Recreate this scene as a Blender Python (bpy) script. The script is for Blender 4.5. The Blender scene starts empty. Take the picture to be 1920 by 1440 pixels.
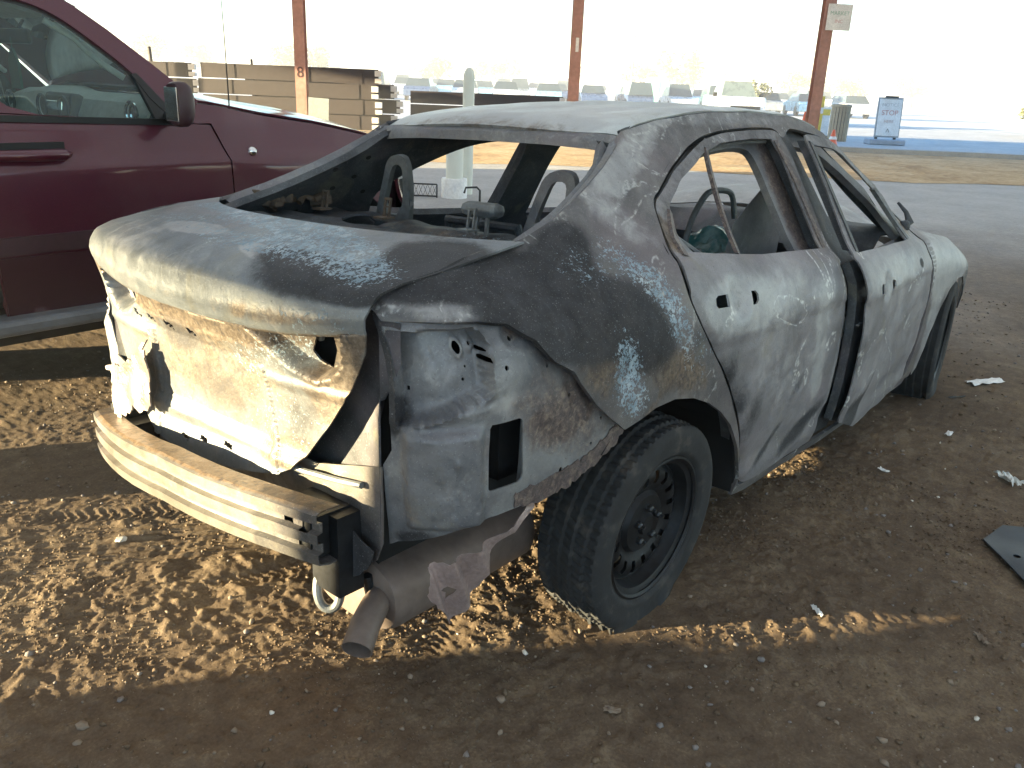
import bpy, bmesh, math, random
import numpy as np
from mathutils import Vector, Matrix, noise
from mathutils.geometry import delaunay_2d_cdt
random.seed(7); np.random.seed(7)
SC = bpy.context.scene
COL = SC.collection
# ------------------------------------------------------------------ camera
CAM = Vector((-1.8762, -1.8985, 1.4503))
RV = Vector((0.6601, -0.7502, 0.0387)); UV = Vector((0.2297, 0.2506, 0.9404)); FV = Vector((0.7152, 0.6119, -0.3377))
cd = bpy.data.cameras.new("camera"); cam = bpy.data.objects.new("camera", cd); COL.objects.link(cam)
M = Matrix((RV, UV, -FV)).transposed().to_4x4(); M.translation = CAM; cam.matrix_world = M
cd.sensor_width = 36; cd.lens = 36*1576.0/1920; cd.clip_end = 3000; cd.clip_start = 0.02
SC.camera = cam
# ------------------------------------------------------------------ light
SUN_EL = math.radians(7.0)
SD = Vector((0.831, -0.556, 0)).normalized()           # horizontal travel of the sunlight
to_sun = Vector((-SD.x*math.cos(SUN_EL), -SD.y*math.cos(SUN_EL), math.sin(SUN_EL)))
W = bpy.data.worlds.new("World"); SC.world = W; W.use_nodes = True
nt = W.node_tree; bg = nt.nodes['Background']
sky = nt.nodes.new('ShaderNodeTexSky'); sky.sky_type = 'NISHITA'; sky.sun_disc = False
sky.sun_elevation = SUN_EL; sky.sun_rotation = math.atan2(to_sun.x, to_sun.y)
sky.air_density = 1.0; sky.dust_density = 0.2; sky.ozone_density = 2.6
nt.links.new(sky.outputs[0], bg.inputs[0]); bg.inputs[1].default_value = 0.085
sl = bpy.data.lights.new("sun", 'SUN'); sl.energy = 5.0; sl.angle = math.radians(0.5); sl.color = (1, .79, .43)
so = bpy.data.objects.new("sun", sl); COL.objects.link(so); so.rotation_mode = 'QUATERNION'
so.rotation_quaternion = to_sun.to_track_quat('Z', 'Y'); so.location = (0, 0, 30)
SC.view_settings.view_transform = 'Standard'; SC.view_settings.look = 'None'
SC.view_settings.gamma = 1; SC.view_settings.use_curve_mapping = False
SC.view_settings.exposure = 3.25
SC.view_settings.use_white_balance = True; SC.view_settings.white_balance_temperature = 6050
SC.cycles.max_bounces = 8; SC.cycles.diffuse_bounces = 4

BURNT = set(); HAZE = .0042
# ------------------------------------------------------------------ helpers
def tag(o, label=None, cat=None, group=None, kind=None):
    if label: o['label'] = label
    if cat: o['category'] = cat
    if group: o['group'] = group
    if kind: o['kind'] = kind
    return o
def empty(name, loc, rz=0, **k):
    o = bpy.data.objects.new(name, None); COL.objects.link(o); o.location = loc; o.rotation_euler = (0, 0, rz)
    o.empty_display_size = .2
    return tag(o, **k)
def mk(name, vs, fs, mat, parent=None, smooth=False, xf=None, solid=0, attr=None, split=None, origin=None, mirror=False):
    vs = [Vector(v) for v in vs]
    if mirror: vs = [Vector((v.x, -v.y, v.z)) for v in vs]; fs = [tuple(reversed(f)) for f in fs]
    if xf: vs = [xf(v) for v in vs]
    off = Vector((0, 0, 0))
    if parent is not None and parent.get('_w'): off = -Vector(parent['_w'])
    elif origin is not None: off = -Vector(origin)
    me = bpy.data.meshes.new(name)
    me.from_pydata([tuple(v+off) for v in vs], [], fs); me.update()
    if mat: me.materials.append(mat)
    if smooth: me.polygons.foreach_set('use_smooth', [True]*len(me.polygons))
    if attr is None and mat is not None and mat.name in BURNT: attr = [(0, 0, 0, 0)]*len(vs)
    if attr is not None:
        a = me.color_attributes.new('burn', 'FLOAT_COLOR', 'POINT')
        a.data.foreach_set('color', np.array(attr, dtype=np.float32).ravel())
    o = bpy.data.objects.new(name, me); COL.objects.link(o)
    if parent is not None:
        o.parent = parent
        if parent.type == 'MESH': pass
    if origin is not None and parent is None: o.location = origin
    if solid:
        m = o.modifiers.new('thick', 'SOLIDIFY'); m.thickness = solid; m.offset = -1
    if smooth and (solid or split):
        m = o.modifiers.new('split', 'EDGE_SPLIT'); m.split_angle = math.radians(split or 40)
    return o
def wroot(name, loc, **k):
    """a thing whose part meshes are given in world coordinates"""
    o = empty(name, loc, **k); o['_w'] = list(loc); return o
def sub(parent):           # make a mesh part usable as parent of world-coordinate sub-parts
    g = parent.parent
    parent['_w'] = list(g['_w']); return parent
class MB:
    def __init__(s): s.v = []; s.f = []
    def add(s, vs, fs):
        n = len(s.v); s.v += [Vector(v) for v in vs]; s.f += [tuple(i+n for i in f) for f in fs]; return s
    def box(s, c, d, R=None, taper=None):
        c = Vector(c); x, y, z = d[0]/2, d[1]/2, d[2]/2
        P = []
        for k, sz in ((0, -1), (1, 1)):
            t = 1 if (taper is None or k == 0) else taper
            for sx, sy in ((-1, -1), (1, -1), (1, 1), (-1, 1)): P.append(Vector((sx*x*t, sy*y*t, sz*z)))
        if R is not None: P = [R @ p for p in P]
        return s.add([c+p for p in P], [(3, 2, 1, 0), (4, 5, 6, 7), (0, 1, 5, 4), (1, 2, 6, 5), (2, 3, 7, 6), (3, 0, 4, 7)])
    def bbox(s, c, d, b=.01, R=None):   # box with bevelled edges
        bm = bmesh.new(); bmesh.ops.create_cube(bm, size=1)
        for v in bm.verts: v.co = Vector((v.co.x*d[0], v.co.y*d[1], v.co.z*d[2]))
        bmesh.ops.bevel(bm, geom=bm.edges[:], offset=b, segments=2, affect='EDGES', profile=.5)
        bm.verts.index_update()
        vs = [v.co.copy() for v in bm.verts]; fs = [tuple(v.index for v in f.verts) for f in bm.faces]; bm.free()
        if R is not None: vs = [R @ p for p in vs]
        return s.add([Vector(c)+p for p in vs], fs)
    def tube(s, path, r, n=8, caps=True, flat=1.0):
        path = [Vector(p) for p in path]; m = len(path); rs = r if isinstance(r, (list, tuple)) else [r]*m
        up = None; vs = []
        for i, p in enumerate(path):
            t = (path[min(i+1, m-1)]-path[max(i-1, 0)]).normalized()
            if up is None:
                a = Vector((0, 0, 1)) if abs(t.z) < .9 else Vector((1, 0, 0)); up = (a-t*a.dot(t)).normalized()
            else:
                up = (up-t*up.dot(t)).normalized()
            b = t.cross(up)
            for k in range(n):
                an = 2*math.pi*k/n; vs.append(p+up*math.cos(an)*rs[i]*flat+b*math.sin(an)*rs[i])
        fs = []
        for i in range(m-1):
            for k in range(n): fs.append((i*n+k, i*n+(k+1) % n, (i+1)*n+(k+1) % n, (i+1)*n+k))
        if caps: fs.append(tuple(reversed(range(n)))); fs.append(tuple((m-1)*n+k for k in range(n)))
        return s.add(vs, fs)
    def strip(s, path, w, t, nrm=(0, 1, 0)):  # flat bar of width w (in plane) thickness t along nrm
        path = [Vector(p) for p in path]; m = len(path); nrm = Vector(nrm).normalized(); vs = []; fs = []
        for i, p in enumerate(path):
            d = (path[min(i+1, m-1)]-path[max(i-1, 0)]).normalized(); b = nrm.cross(d).normalized()
            ww = w[i] if isinstance(w, (list, tuple)) else w
            for sa, sb in ((-1, -1), (1, -1), (1, 1), (-1, 1)): vs.append(p+b*sa*ww/2+nrm*sb*t/2)
        for i in range(m-1):
            for k in range(4): fs.append((i*4+k, i*4+(k+1) % 4, i*4+4+(k+1) % 4, i*4+4+k))
        fs.append((3, 2, 1, 0)); fs.append(tuple((m-1)*4+k for k in range(4)))
        return s.add(vs, fs)
    def lathe(s, prof, n=24, c=(0, 0, 0), axis='Z', closed=False):
        vs = []; c = Vector(c); m = len(prof)
        for r, h in prof:
            for k in range(n):
                a = 2*math.pi*k/n
                if axis == 'Z': vs.append(c+Vector((r*math.cos(a), r*math.sin(a), h)))
                elif axis == 'Y': vs.append(c+Vector((r*math.cos(a), h, r*math.sin(a))))
                else: vs.append(c+Vector((h, r*math.cos(a), r*math.sin(a))))
        fs = []
        for i in range(m if closed else m-1):
            j = (i+1) % m
            for k in range(n): fs.append((i*n+k, i*n+(k+1) % n, j*n+(k+1) % n, j*n+k))
        return s.add(vs, fs)
    def grid(s, rows):      # rows: list of lists of points
        n = len(rows[0]); vs = [p for r in rows for p in r]; fs = []
        for i in range(len(rows)-1):
            for k in range(n-1): fs.append((i*n+k, i*n+k+1, (i+1)*n+k+1, (i+1)*n+k))
        return s.add(vs, fs)
    def build(s, name, mat, parent=None, **k): return mk(name, s.v, s.f, mat, parent, **k)

def lerp(pts, x):
    if x <= pts[0][0]: return pts[0][1]
    for (a, b), (c, d) in zip(pts, pts[1:]):
        if x <= c: return b+(d-b)*(x-a)/(c-a)
    return pts[-1][1]
def inpoly(P, poly):
    x, y = P[:, 0], P[:, 1]; r = np.zeros(len(P), bool); n = len(poly)
    for i in range(n):
        x1, y1 = poly[i]; x2, y2 = poly[(i+1) % n]
        c = ((y1 > y) != (y2 > y)); 
        with np.errstate(divide='ignore', invalid='ignore'):
            xi = (x2-x1)*(y-y1)/(y2-y1)+x1
        r ^= (c & (x < xi))
    return r
def resample(poly, step):
    o = []
    for i in range(len(poly)):
        a = np.array(poly[i], float); b = np.array(poly[(i+1) % len(poly)], float)
        n = max(1, int(np.linalg.norm(b-a)/step+.5))
        for k in range(n): o.append(tuple(a+(b-a)*k/n))
    return o
def smooth_poly(poly, it=2):      # Chaikin corner cutting
    for _ in range(it):
        o = []
        for i in range(len(poly)):
            a = np.array(poly[i], float); b = np.array(poly[(i+1) % len(poly)], float)
            o += [tuple(a*.75+b*.25), tuple(a*.25+b*.75)]
        poly = o
    return poly
def sm(path, it=2):              # rounded open path
    for _ in range(it):
        o = [path[0]]
        for a, b in zip(path, path[1:]): o += [a*.75+b*.25, a*.25+b*.75]
        path = o+[path[-1]]
    return path
def circle(cx, cy, r, n=14, sx=1): return [(cx+r*sx*math.cos(2*math.pi*k/n), cy+r*math.sin(2*math.pi*k/n)) for k in range(n)]
def distpoly(P, poly):
    d = np.full(len(P), 1e9)
    for i in range(len(poly)):
        a = np.array(poly[i]); b = np.array(poly[(i+1) % len(poly)]); ab = b-a; L = max(ab@ab, 1e-12)
        t = np.clip(((P-a)@ab)/L, 0, 1); d = np.minimum(d, np.linalg.norm(P-(a+t[:, None]*ab), axis=1))
    return d
def tri2d(outline, holes=(), step=.02, estep=None):
    loops = [resample(outline, estep or step)]+[resample(h, min(step, .012)) for h in holes]
    pts = []; edges = []
    for L in loops:
        n0 = len(pts); pts += L; edges += [(n0+i, n0+(i+1) % len(L)) for i in range(len(L))]
    o = np.array(outline); x0, y0 = o.min(0); x1, y1 = o.max(0)
    gx, gy = np.meshgrid(np.arange(x0, x1, step), np.arange(y0, y1, step*.87)); gx = gx.copy(); gx[1::2] += step/2
    G = np.stack([gx.ravel(), gy.ravel()], 1)
    k = inpoly(G, outline) & (distpoly(G, outline) > step*.45)
    for h in holes: k &= ~inpoly(G, h) & (distpoly(G, h) > step*.4)
    pts += [tuple(p) for p in G[k]]
    r = delaunay_2d_cdt([Vector(p) for p in pts], edges, [], 0, 1e-6)
    V = np.array([tuple(v) for v in r[0]]); F = np.array([tuple(f) for f in r[2]])
    c = V[F].mean(1); keep = inpoly(c, outline)
    for h in holes: keep &= ~inpoly(c, h)
    F = F[keep]
    a = V[F]; ar = (a[:, 1, 0]-a[:, 0, 0])*(a[:, 2, 1]-a[:, 0, 1])-(a[:, 1, 1]-a[:, 0, 1])*(a[:, 2, 0]-a[:, 0, 0])
    F[ar < 0] = F[ar < 0][:, ::-1]
    used = np.unique(F); mp = -np.ones(len(V), int); mp[used] = np.arange(len(used))
    return V[used], mp[F]
def panel(name, outline, mapf, mat, parent, holes=(), step=.02, solid=.004, xf=None, burn=None, mirror=False, flip=False, dent=0, split=38, estep=None, **k):
    V, F = tri2d(outline, holes, step, estep)
    P = [Vector(mapf(u, v)) for u, v in V]
    fs = [tuple(int(i) for i in f) for f in F]
    if flip: fs = [tuple(reversed(f)) for f in fs]
    if dent:
        P = [p+Vector((0, 1, 0))*dent*(noise.noise(p*4.0)+.5*noise.noise(p*11)) for p in P]
    at = [burn(u, v) for u, v in V] if burn else None
    return mk(name, P, fs, mat, parent, smooth=True, xf=xf, solid=solid, attr=at, split=split, mirror=mirror, **k)

# ------------------------------------------------------------------ materials
def new_mat(name):
    m = bpy.data.materials.new(name); m.use_nodes = True; nt = m.node_tree
    return m, nt, nt.nodes['Principled BSDF']
class NB:
    """tiny node builder"""
    def __init__(s, nt): s.nt = nt; s.L = nt.links.new
    def n(s, t, **k):
        o = s.nt.nodes.new(t)
        for a, b in k.items(): setattr(o, a, b)
        return o
    def coord(s, w='Object'): return s.n('ShaderNodeTexCoord').outputs[w]
    def noise(s, vec, scale, detail=4, rough=.55, dist=0.0):
        o = s.n('ShaderNodeTexNoise'); o.inputs['Scale'].default_value = scale; o.inputs['Detail'].default_value = detail
        o.inputs['Roughness'].default_value = rough; o.inputs['Distortion'].default_value = dist; s.L(vec, o.inputs['Vector']); return o.outputs['Fac']
    def voro(s, vec, scale, feat='F1', out='Distance'):
        o = s.n('ShaderNodeTexVoronoi'); o.feature = feat; o.inputs['Scale'].default_value = scale; s.L(vec, o.inputs['Vector']); return o.outputs[out]
    def ramp(s, fac, stops, interp='LINEAR'):
        o = s.n('ShaderNodeValToRGB'); o.color_ramp.interpolation = interp; cr = o.color_ramp
        while len(cr.elements) < len(stops): cr.elements.new(.5)
        for e, (p, c) in zip(cr.elements, stops):
            e.position = p; e.color = (c, c, c, 1) if isinstance(c, (int, float)) else (*c, 1)
        s.L(fac, o.inputs[0]); return o.outputs[0]
    def math(s, op, a, b=None, c=None, clamp=False):
        o = s.n('ShaderNodeMath'); o.operation = op; o.use_clamp = clamp
        for i, x in enumerate((a, b, c)):
            if x is None: continue
            if isinstance(x, (int, float)): o.inputs[i].default_value = x
            else: s.L(x, o.inputs[i])
        return o.outputs[0]
    def mix(s, fac, a, b, mode='MIX'):
        o = s.n('ShaderNodeMix'); o.data_type = 'RGBA'; o.blend_type = mode
        for sock, x in ((o.inputs[0], fac), (o.inputs[6], a), (o.inputs[7], b)):
            if isinstance(x, (int, float)): sock.default_value = x
            elif isinstance(x, tuple): sock.default_value = (*x, 1)
            else: s.L(x, sock)
        return o.outputs[2]
    def smooth(s, x, lo, hi):
        o = s.n('ShaderNodeMapRange'); o.interpolation_type = 'SMOOTHSTEP'; o.inputs[1].default_value = lo; o.inputs[2].default_value = hi
        s.L(x, o.inputs[0]); return o.outputs[0]
    def bump(s, h, strength, dist, nrm=None):
        o = s.n('ShaderNodeBump'); o.inputs['Strength'].default_value = strength; o.inputs['Distance'].default_value = dist
        s.L(h, o.inputs['Height'])
        if nrm: s.L(nrm, o.inputs['Normal'])
        return o.outputs[0]
def simple(name, col, rough=.6, metal=0, bump=0, scale=30, vary=.25, spec=.5, coat=0):
    m, nt, b = new_mat(name); N = NB(nt); c = N.coord()
    n = N.noise(c, scale, 5); n2 = N.noise(c, scale*.13, 3)
    k = N.math('ADD', N.math('MULTIPLY', n, .5), N.math('MULTIPLY', n2, .5))
    cc = N.ramp(k, [(.3, tuple(x*(1-vary) for x in col)), (.7, tuple(min(1, x*(1+vary)) for x in col))])
    nt.links.new(cc, b.inputs['Base Color']); b.inputs['Roughness'].default_value = rough; b.inputs['Metallic'].default_value = metal
    b.inputs['Specular IOR Level'].default_value = spec; b.inputs['Coat Weight'].default_value = coat
    rr = N.ramp(n2, [(.3, max(0, rough-.1)), (.7, min(1, rough+.1))]); nt.links.new(rr, b.inputs['Roughness'])
    if bump: nt.links.new(N.bump(n, .6, bump), b.inputs['Normal'])
    return m
def burnt(name, dark=(.085, .095, .105), mid=(.20, .215, .225), light=(.33, .345, .345), seed=0.0, metal=.35, rough=.5, lines=1.0, warm=(.20, .14, .085)):
    """fire-damaged sheet steel; colour attribute burn = soot, flakes, rust, pale"""
    m, nt, b = new_mat(name); N = NB(nt); BURNT.add(name)
    mp = N.n('ShaderNodeMapping'); mp.inputs['Location'].default_value = (seed, seed*.7, seed*1.3); nt.links.new(N.coord(), mp.inputs[0]); c = mp.outputs[0]
    at = N.n('ShaderNodeAttribute'); at.attribute_name = 'burn'; sp = N.n('ShaderNodeSeparateColor'); nt.links.new(at.outputs['Color'], sp.inputs[0])
    soot, flake, rust, pale = sp.outputs[0], sp.outputs[1], sp.outputs[2], at.outputs['Alpha']
    n1 = N.noise(c, 3.2, 7, .6, .7); n2 = N.noise(c, 17, 8, .65, .5); n3 = N.noise(c, 85, 6, .7, .4); n4 = N.noise(c, 38, 4, .6, 1.2); n5 = N.noise(c, 1.7, 3, .5, 1.5)
    k = N.math('ADD', N.math('MULTIPLY', n1, .62), N.math('ADD', N.math('MULTIPLY', n2, .25), N.math('MULTIPLY', n3, .13)))
    base = N.ramp(k, [(.36, dark), (.5, mid), (.64, light)])
    # violet / warm heat tints
    base = N.mix(N.math('MULTIPLY', N.smooth(n5, .5, .68), .35), base, (.22, .18, .20))
    base = N.mix(N.math('MULTIPLY', N.smooth(N.noise(c, 5, 5, .6, 1), .56, .72), .35), base, (.25, .235, .17))
    # pale burnt-off areas with contour lines
    pm = N.smooth(N.math('ADD', pale, N.math('MULTIPLY', N.math('SUBTRACT', n2, .5), .7)), .3, .75)
    pc = N.ramp(N.math('ADD', N.math('MULTIPLY', n2, .5), N.math('MULTIPLY', n1, .5)), [(.35, (.25, .255, .265)), (.5, (.36, .365, .375)), (.65, (.48, .485, .485))])
    base = N.mix(N.math('MULTIPLY', pm, .85), base, pc)
    ring = N.math('ABSOLUTE', N.math('SUBTRACT', N.math('FRACT', N.math('MULTIPLY', N.noise(c, 2.0, 4, .55, 1.3), 4.0)), .5))
    rl = N.math('MULTIPLY', N.smooth(ring, .06, .0), N.math('MULTIPLY', N.smooth(n4, .42, .62), .55*lines))
    base = N.mix(rl, base, (.62, .63, .62))
    # rust and brown
    rm = N.smooth(N.math('ADD', rust, N.math('MULTIPLY', N.math('SUBTRACT', n2, .5), 1.0)), .35, .8)
    rc = N.ramp(N.math('ADD', N.math('MULTIPLY', n3, .5), N.math('MULTIPLY', n4, .5)), [(.38, (.04, .028, .026)), (.5, tuple(x*.75 for x in warm)), (.62, (.27, .21, .155))])
    base = N.mix(N.math('MULTIPLY', rm, .8), base, rc)
    # soot
    sm = N.smooth(N.math('ADD', soot, N.math('MULTIPLY', N.math('SUBTRACT', N.math('ADD', N.math('MULTIPLY', n2, .65), N.math('MULTIPLY', n3, .35)), .5), 1.1)), .28, .78)
    base = N.mix(N.math('MULTIPLY', sm, .94), base, N.ramp(n2, [(.35, (.012, .013, .016)), (.65, (.045, .045, .052))]))
    # flaking ash
    fl = N.math('ADD', N.math('MULTIPLY', N.noise(c, 62, 5, .7, .8), .55), N.math('MULTIPLY', N.noise(c, 150, 4, .7), .45))
    fm = N.smooth(N.math('ADD', N.math('MULTIPLY', flake, .27), N.math('MULTIPLY', N.math('SUBTRACT', fl, .5), 2.0)), .20, .30)
    base = N.mix(N.math('MULTIPLY', fm, N.smooth(flake, .02, .2)), base, N.ramp(n2, [(.4, (.20, .28, .34)), (.55, (.34, .43, .50)), (.7, (.55, .60, .62))]))
    # fine speckle
    base = N.mix(N.math('MULTIPLY', N.smooth(N.noise(c, 240, 2, .6), .62, .72), .25), base, (.55, .56, .55))
    base = N.mix(N.math('MULTIPLY', N.smooth(N.noise(c, 150, 3, .6), .62, .72), .35), base, (.03, .03, .03))
    nt.links.new(base, b.inputs['Base Color'])
    b.inputs['Metallic'].default_value = metal
    r = N.math('ADD', N.math('MULTIPLY', n2, .35), rough-.16)
    r = N.math('ADD', r, N.math('MULTIPLY', N.math('MAXIMUM', sm, fm), .2), clamp=True)
    nt.links.new(r, b.inputs['Roughness'])
    h = N.math('ADD', N.math('MULTIPLY', n3, .35), N.math('ADD', N.math('MULTIPLY', fm, .5), N.math('MULTIPLY', n2, .5)))
    h = N.math('ADD', h, N.math('MULTIPLY', rm, N.math('MULTIPLY', n4, .6)))
    b1 = N.bump(h, .55, .0035); b2 = N.bump(n1, .18, .008, b1)
    nt.links.new(b2, b.inputs['Normal'])
    return m
M_BODY = burnt('burnt_body_steel', dark=(.060, .060, .066), mid=(.125, .120, .125), light=(.235, .23, .228))
M_LID = burnt('burnt_lid_steel', dark=(.10, .115, .13), mid=(.18, .20, .22), light=(.28, .30, .305), seed=3.1, rough=.41, lines=.3, metal=.35)
M_INNER = burnt('burnt_inner_steel', dark=(.10, .105, .12), mid=(.185, .19, .205), light=(.29, .30, .30), seed=5.3, lines=.25, warm=(.14, .095, .09))
M_DOOR = burnt('burnt_door_steel', dark=(.14, .14, .15), mid=(.232, .226, .240), light=(.335, .33, .345), seed=8.8, rough=.50, lines=2.0)
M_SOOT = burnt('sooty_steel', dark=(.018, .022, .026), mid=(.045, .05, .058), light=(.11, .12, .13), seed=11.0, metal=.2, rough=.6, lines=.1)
M_ROOF = burnt('ashen_roof_steel', dark=(.42, .46, .47), mid=(.54, .59, .60), light=(.66, .70, .70), seed=2.0, rough=.34, lines=.1, metal=.55)
M_BEAM = burnt('beam_aluminium', dark=(.11, .10, .088), mid=(.18, .168, .148), light=(.27, .255, .23), seed=6.0, rough=.38, lines=.2, metal=.3, warm=(.30, .19, .09))
M_RIM = simple('charred_rim_steel', (.016, .017, .020), .5, .5, .001, 60, .5)
M_MUF = simple('muffler_steel', (.19, .15, .13), .6, .45, .0006, 30, .3)
M_FOIL = simple('foil_shield', (.17, .15, .145), .42, .6, .004, 90, .35)
M_FOILP = simple('pinkish_foil_shield', (.40, .32, .31), .42, .55, .005, 110, .3)
M_RUST = simple('rusty_steel', (.10, .073, .052), .8, .2, .002, 45, .6)
M_GREY = simple('dull_grey_steel', (.16, .17, .175), .55, .4, .001, 50, .4)
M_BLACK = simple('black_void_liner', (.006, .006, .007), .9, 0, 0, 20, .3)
M_BLT = simple('bolt_steel', (.3, .3, .29), .5, .5)
def tyre_mat(name, col):
    m, nt, b = new_mat(name); N = NB(nt); c = N.coord()
    n = N.noise(c, 14, 6, .65); n2 = N.noise(c, 90, 4)
    cc = N.ramp(n, [(.35, tuple(x*.6 for x in col)), (.55, col), (.74, (.075, .065, .055))]); nt.links.new(cc, b.inputs['Base Color'])
    b.inputs['Roughness'].default_value = .85; nt.links.new(N.bump(n2, .5, .002), b.inputs['Normal']); return m
M_TYRE = tyre_mat('scorched_tyre_rubber', (.020, .021, .023))

# ------------------------------------------------------------------ ground relief
class VN:
    def __init__(s, seed): s.t = np.random.RandomState(seed).rand(256, 256)
    def __call__(s, x, y):
        xi = np.floor(x).astype(int); yi = np.floor(y).astype(int); fx = x-xi; fy = y-yi
        fx = fx*fx*(3-2*fx); fy = fy*fy*(3-2*fy); a = s.t
        g = lambda i, j: a[(yi+j) & 255, (xi+i) & 255]
        return (g(0, 0)*(1-fx)+g(1, 0)*fx)*(1-fy)+(g(0, 1)*(1-fx)+g(1, 1)*fx)*fy-.5
def fbm(x, y, sc, o, seed, rough=.5):
    r = 0; a = 1
    for i in range(o):
        r = r+a*VN(seed+i)(x*sc+i*17.3, y*sc+i*9.1); a *= rough; sc *= 2.03
    return r
def zfar(x, y): return 0*x
def ground_h(x, y):
    c, s = math.cos(.35), math.sin(.35); X = x*c-y*s; Y = x*s+y*c
    wx = fbm(x, y, 3, 2, 60)*.12; wy = fbm(x, y, 3, 2, 70)*.12
    X2 = X+wx; Y2 = Y+wy
    rough_ = .45+.55*np.clip(1.2-np.abs((x+1.453)*.556+(y+.03)*.831-.45)/.9, 0, 1)   # churned between the parked cars, packed elsewhere
    d = .010*fbm(X, Y, 1.3, 3, 1)
    n = fbm(X2, Y2, 9, 3, 10); d += .0115*np.maximum(n, -.08)*rough_            # trodden lumps
    r = 1-np.abs(fbm(X2, Y2, 13, 3, 20)*3.0); d += .0065*rough_*np.clip(r, 0, 1)**2*np.clip(fbm(X, Y, 2, 2, 5)*2+.45, 0, 1)
    n2 = fbm(X2, Y2, 30, 3, 30); d += .012*np.maximum(n2, .03)*rough_            # crumbs
    n3 = fbm(X, Y, 78, 2, 40); d += .007*np.maximum(n3, .0)*(.4+.6*rough_)
    # tyre tracks: ribbed strips
    def track(x0, y0, ang, w, L, pitch, amp):
        ca, sa = math.cos(ang), math.sin(ang); U = (x-x0)*ca+(y-y0)*sa; V = -(x-x0)*sa+(y-y0)*ca
        m = np.clip((w-np.abs(V))/.03, 0, 1)*np.clip(U/.1, 0, 1)*np.clip((L-U)/.1, 0, 1)*np.clip(.75+2*fbm(x, y, 4, 2, 90), 0, 1)
        pat = np.sign(np.sin((U+np.abs(V)*.7)*2*math.pi/pitch))*.5*np.clip((np.abs(np.sin(V*2*math.pi/(w*.8)))-.25)*3, 0, 1)
        return m, amp*pat-.008
    for a in ((-1.05, .95, -.62, .055, .9, .035, .007), (-.95, .15, -.25, .07, .6, .03, .008), (-.62, -.55, .55, .06, .5, .028, .007), (-1.5, .62, -.2, .09, 1.0, .04, .006), (-.35, -.85, 1.1, .05, .4, .03, .007)):
        m, v = track(*a); d = d*(1-m*.75)+v*m
    # long ruts with parallel ribs
    U = (x+1.3)*.83-(y-.8)*.56; V = (x+1.3)*.56+(y-.8)*.83
    m = np.clip((.14-np.abs(V-.02))/.03, 0, 1)*np.clip(U+.2, 0, 1)*np.clip((1.5-U)*3, 0, 1); d = d*(1-.6*m)+m*.005*np.sin(V*2*math.pi/.035)
    d = d*np.clip(1.15-np.hypot(x+.3, y)/14, .35, 1)
    # sink under the tyres
    for tx, ty in ((0, -.76), (0, .76), (2.72, -.76), (2.72, .76)):
        q = np.exp(-(((x-tx)/.28)**2+((y-ty)/.16)**2)**2); d = d*(1-q)-.004*q
    return d
def axis(lo, hi, step, far, ratio=1.12):
    a = list(np.arange(lo, hi, step)); s = step
    left = []; x = lo
    while x > -far: s *= ratio; x -= min(s, 40); left.append(x)
    right = []; x = a[-1]; s = step
    while x < far: s *= ratio; x += min(s, 40); right.append(x)
    return np.array(left[::-1]+a+right)
ax = axis(-1.95, 1.35, .0065, 1500, 1.028); ay = axis(-1.95, 1.5, .0068, 1500, 1.028)
GX, GY = np.meshgrid(ax, ay)
GZ = ground_h(GX, GY)*np.clip(1-(np.hypot(GX, GY)-22)/8, 0, 1)
V = np.stack([GX.ravel(), GY.ravel(), GZ.ravel()], 1)
nx, ny = len(ax), len(ay)
idx = (np.arange(ny-1)[:, None]*nx+np.arange(nx-1)[None, :]).ravel()
Fq = np.stack([idx, idx+1, idx+nx+1, idx+nx], 1)
me = bpy.data.meshes.new('dirt_ground'); me.vertices.add(len(V)); me.vertices.foreach_set('co', V.ravel())
me.loops.add(Fq.size); me.loops.foreach_set('vertex_index', Fq.ravel()); me.polygons.add(len(Fq))
me.polygons.foreach_set('loop_start', np.arange(0, Fq.size, 4)); me.polygons.foreach_set('loop_total', np.full(len(Fq), 4)); me.update(); me.validate()
me.polygons.foreach_set('use_smooth', np.ones(len(Fq), bool))
def dirt_mat():
    m, nt, b = new_mat('trodden_dirt'); N = NB(nt); c = N.coord()
    n1 = N.noise(c, 1.3, 5, .6); n2 = N.noise(c, 14, 6, .65); n3 = N.noise(c, 110, 5, .7); n4 = N.noise(c, .35, 4)
    k = N.math('ADD', N.math('MULTIPLY', n1, .35), N.math('ADD', N.math('MULTIPLY', n2, .35), N.math('MULTIPLY', n3, .3)))
    col = N.ramp(k, [(.36, (.068, .048, .034)), (.5, (.125, .091, .062)), (.64, (.235, .180, .118))])
    # greyer, paler gravelly dirt towards the open yard
    sx = N.n('ShaderNodeSeparateXYZ'); nt.links.new(c, sx.inputs[0])
    far = N.math('ADD', N.math('MULTIPLY', sx.outputs[0], .756), N.math('MULTIPLY', sx.outputs[1], .654))
    far = N.math('ADD', far, N.math('MULTIPLY', N.math('SUBTRACT', n4, .5), 5))
    g = N.smooth(far, 1.8, 10.0)
    col = N.mix(g, col, N.ramp(k, [(.36, (.30, .295, .30)), (.5, (.40, .395, .40)), (.64, (.50, .49, .49))]))
    peb = N.smooth(N.voro(c, 65), .18, .10); pm = N.math('MULTIPLY', peb, N.smooth(N.noise(c, 9, 2), .48, .6))
    col = N.mix(N.math('MULTIPLY', pm, .6), col, N.ramp(n2, [(.4, (.14, .12, .10)), (.6, (.32, .28, .24))]))
    nt.links.new(col, b.inputs['Base Color']); b.inputs['Roughness'].default_value = .95; b.inputs['Specular IOR Level'].default_value = .15
    h = N.math('ADD', N.math('MULTIPLY', n3, .5), N.math('ADD', N.math('MULTIPLY', n2, .35), N.math('MULTIPLY', pm, .5)))
    nt.links.new(N.bump(h, .8, .006), b.inputs['Normal']); return m
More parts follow.
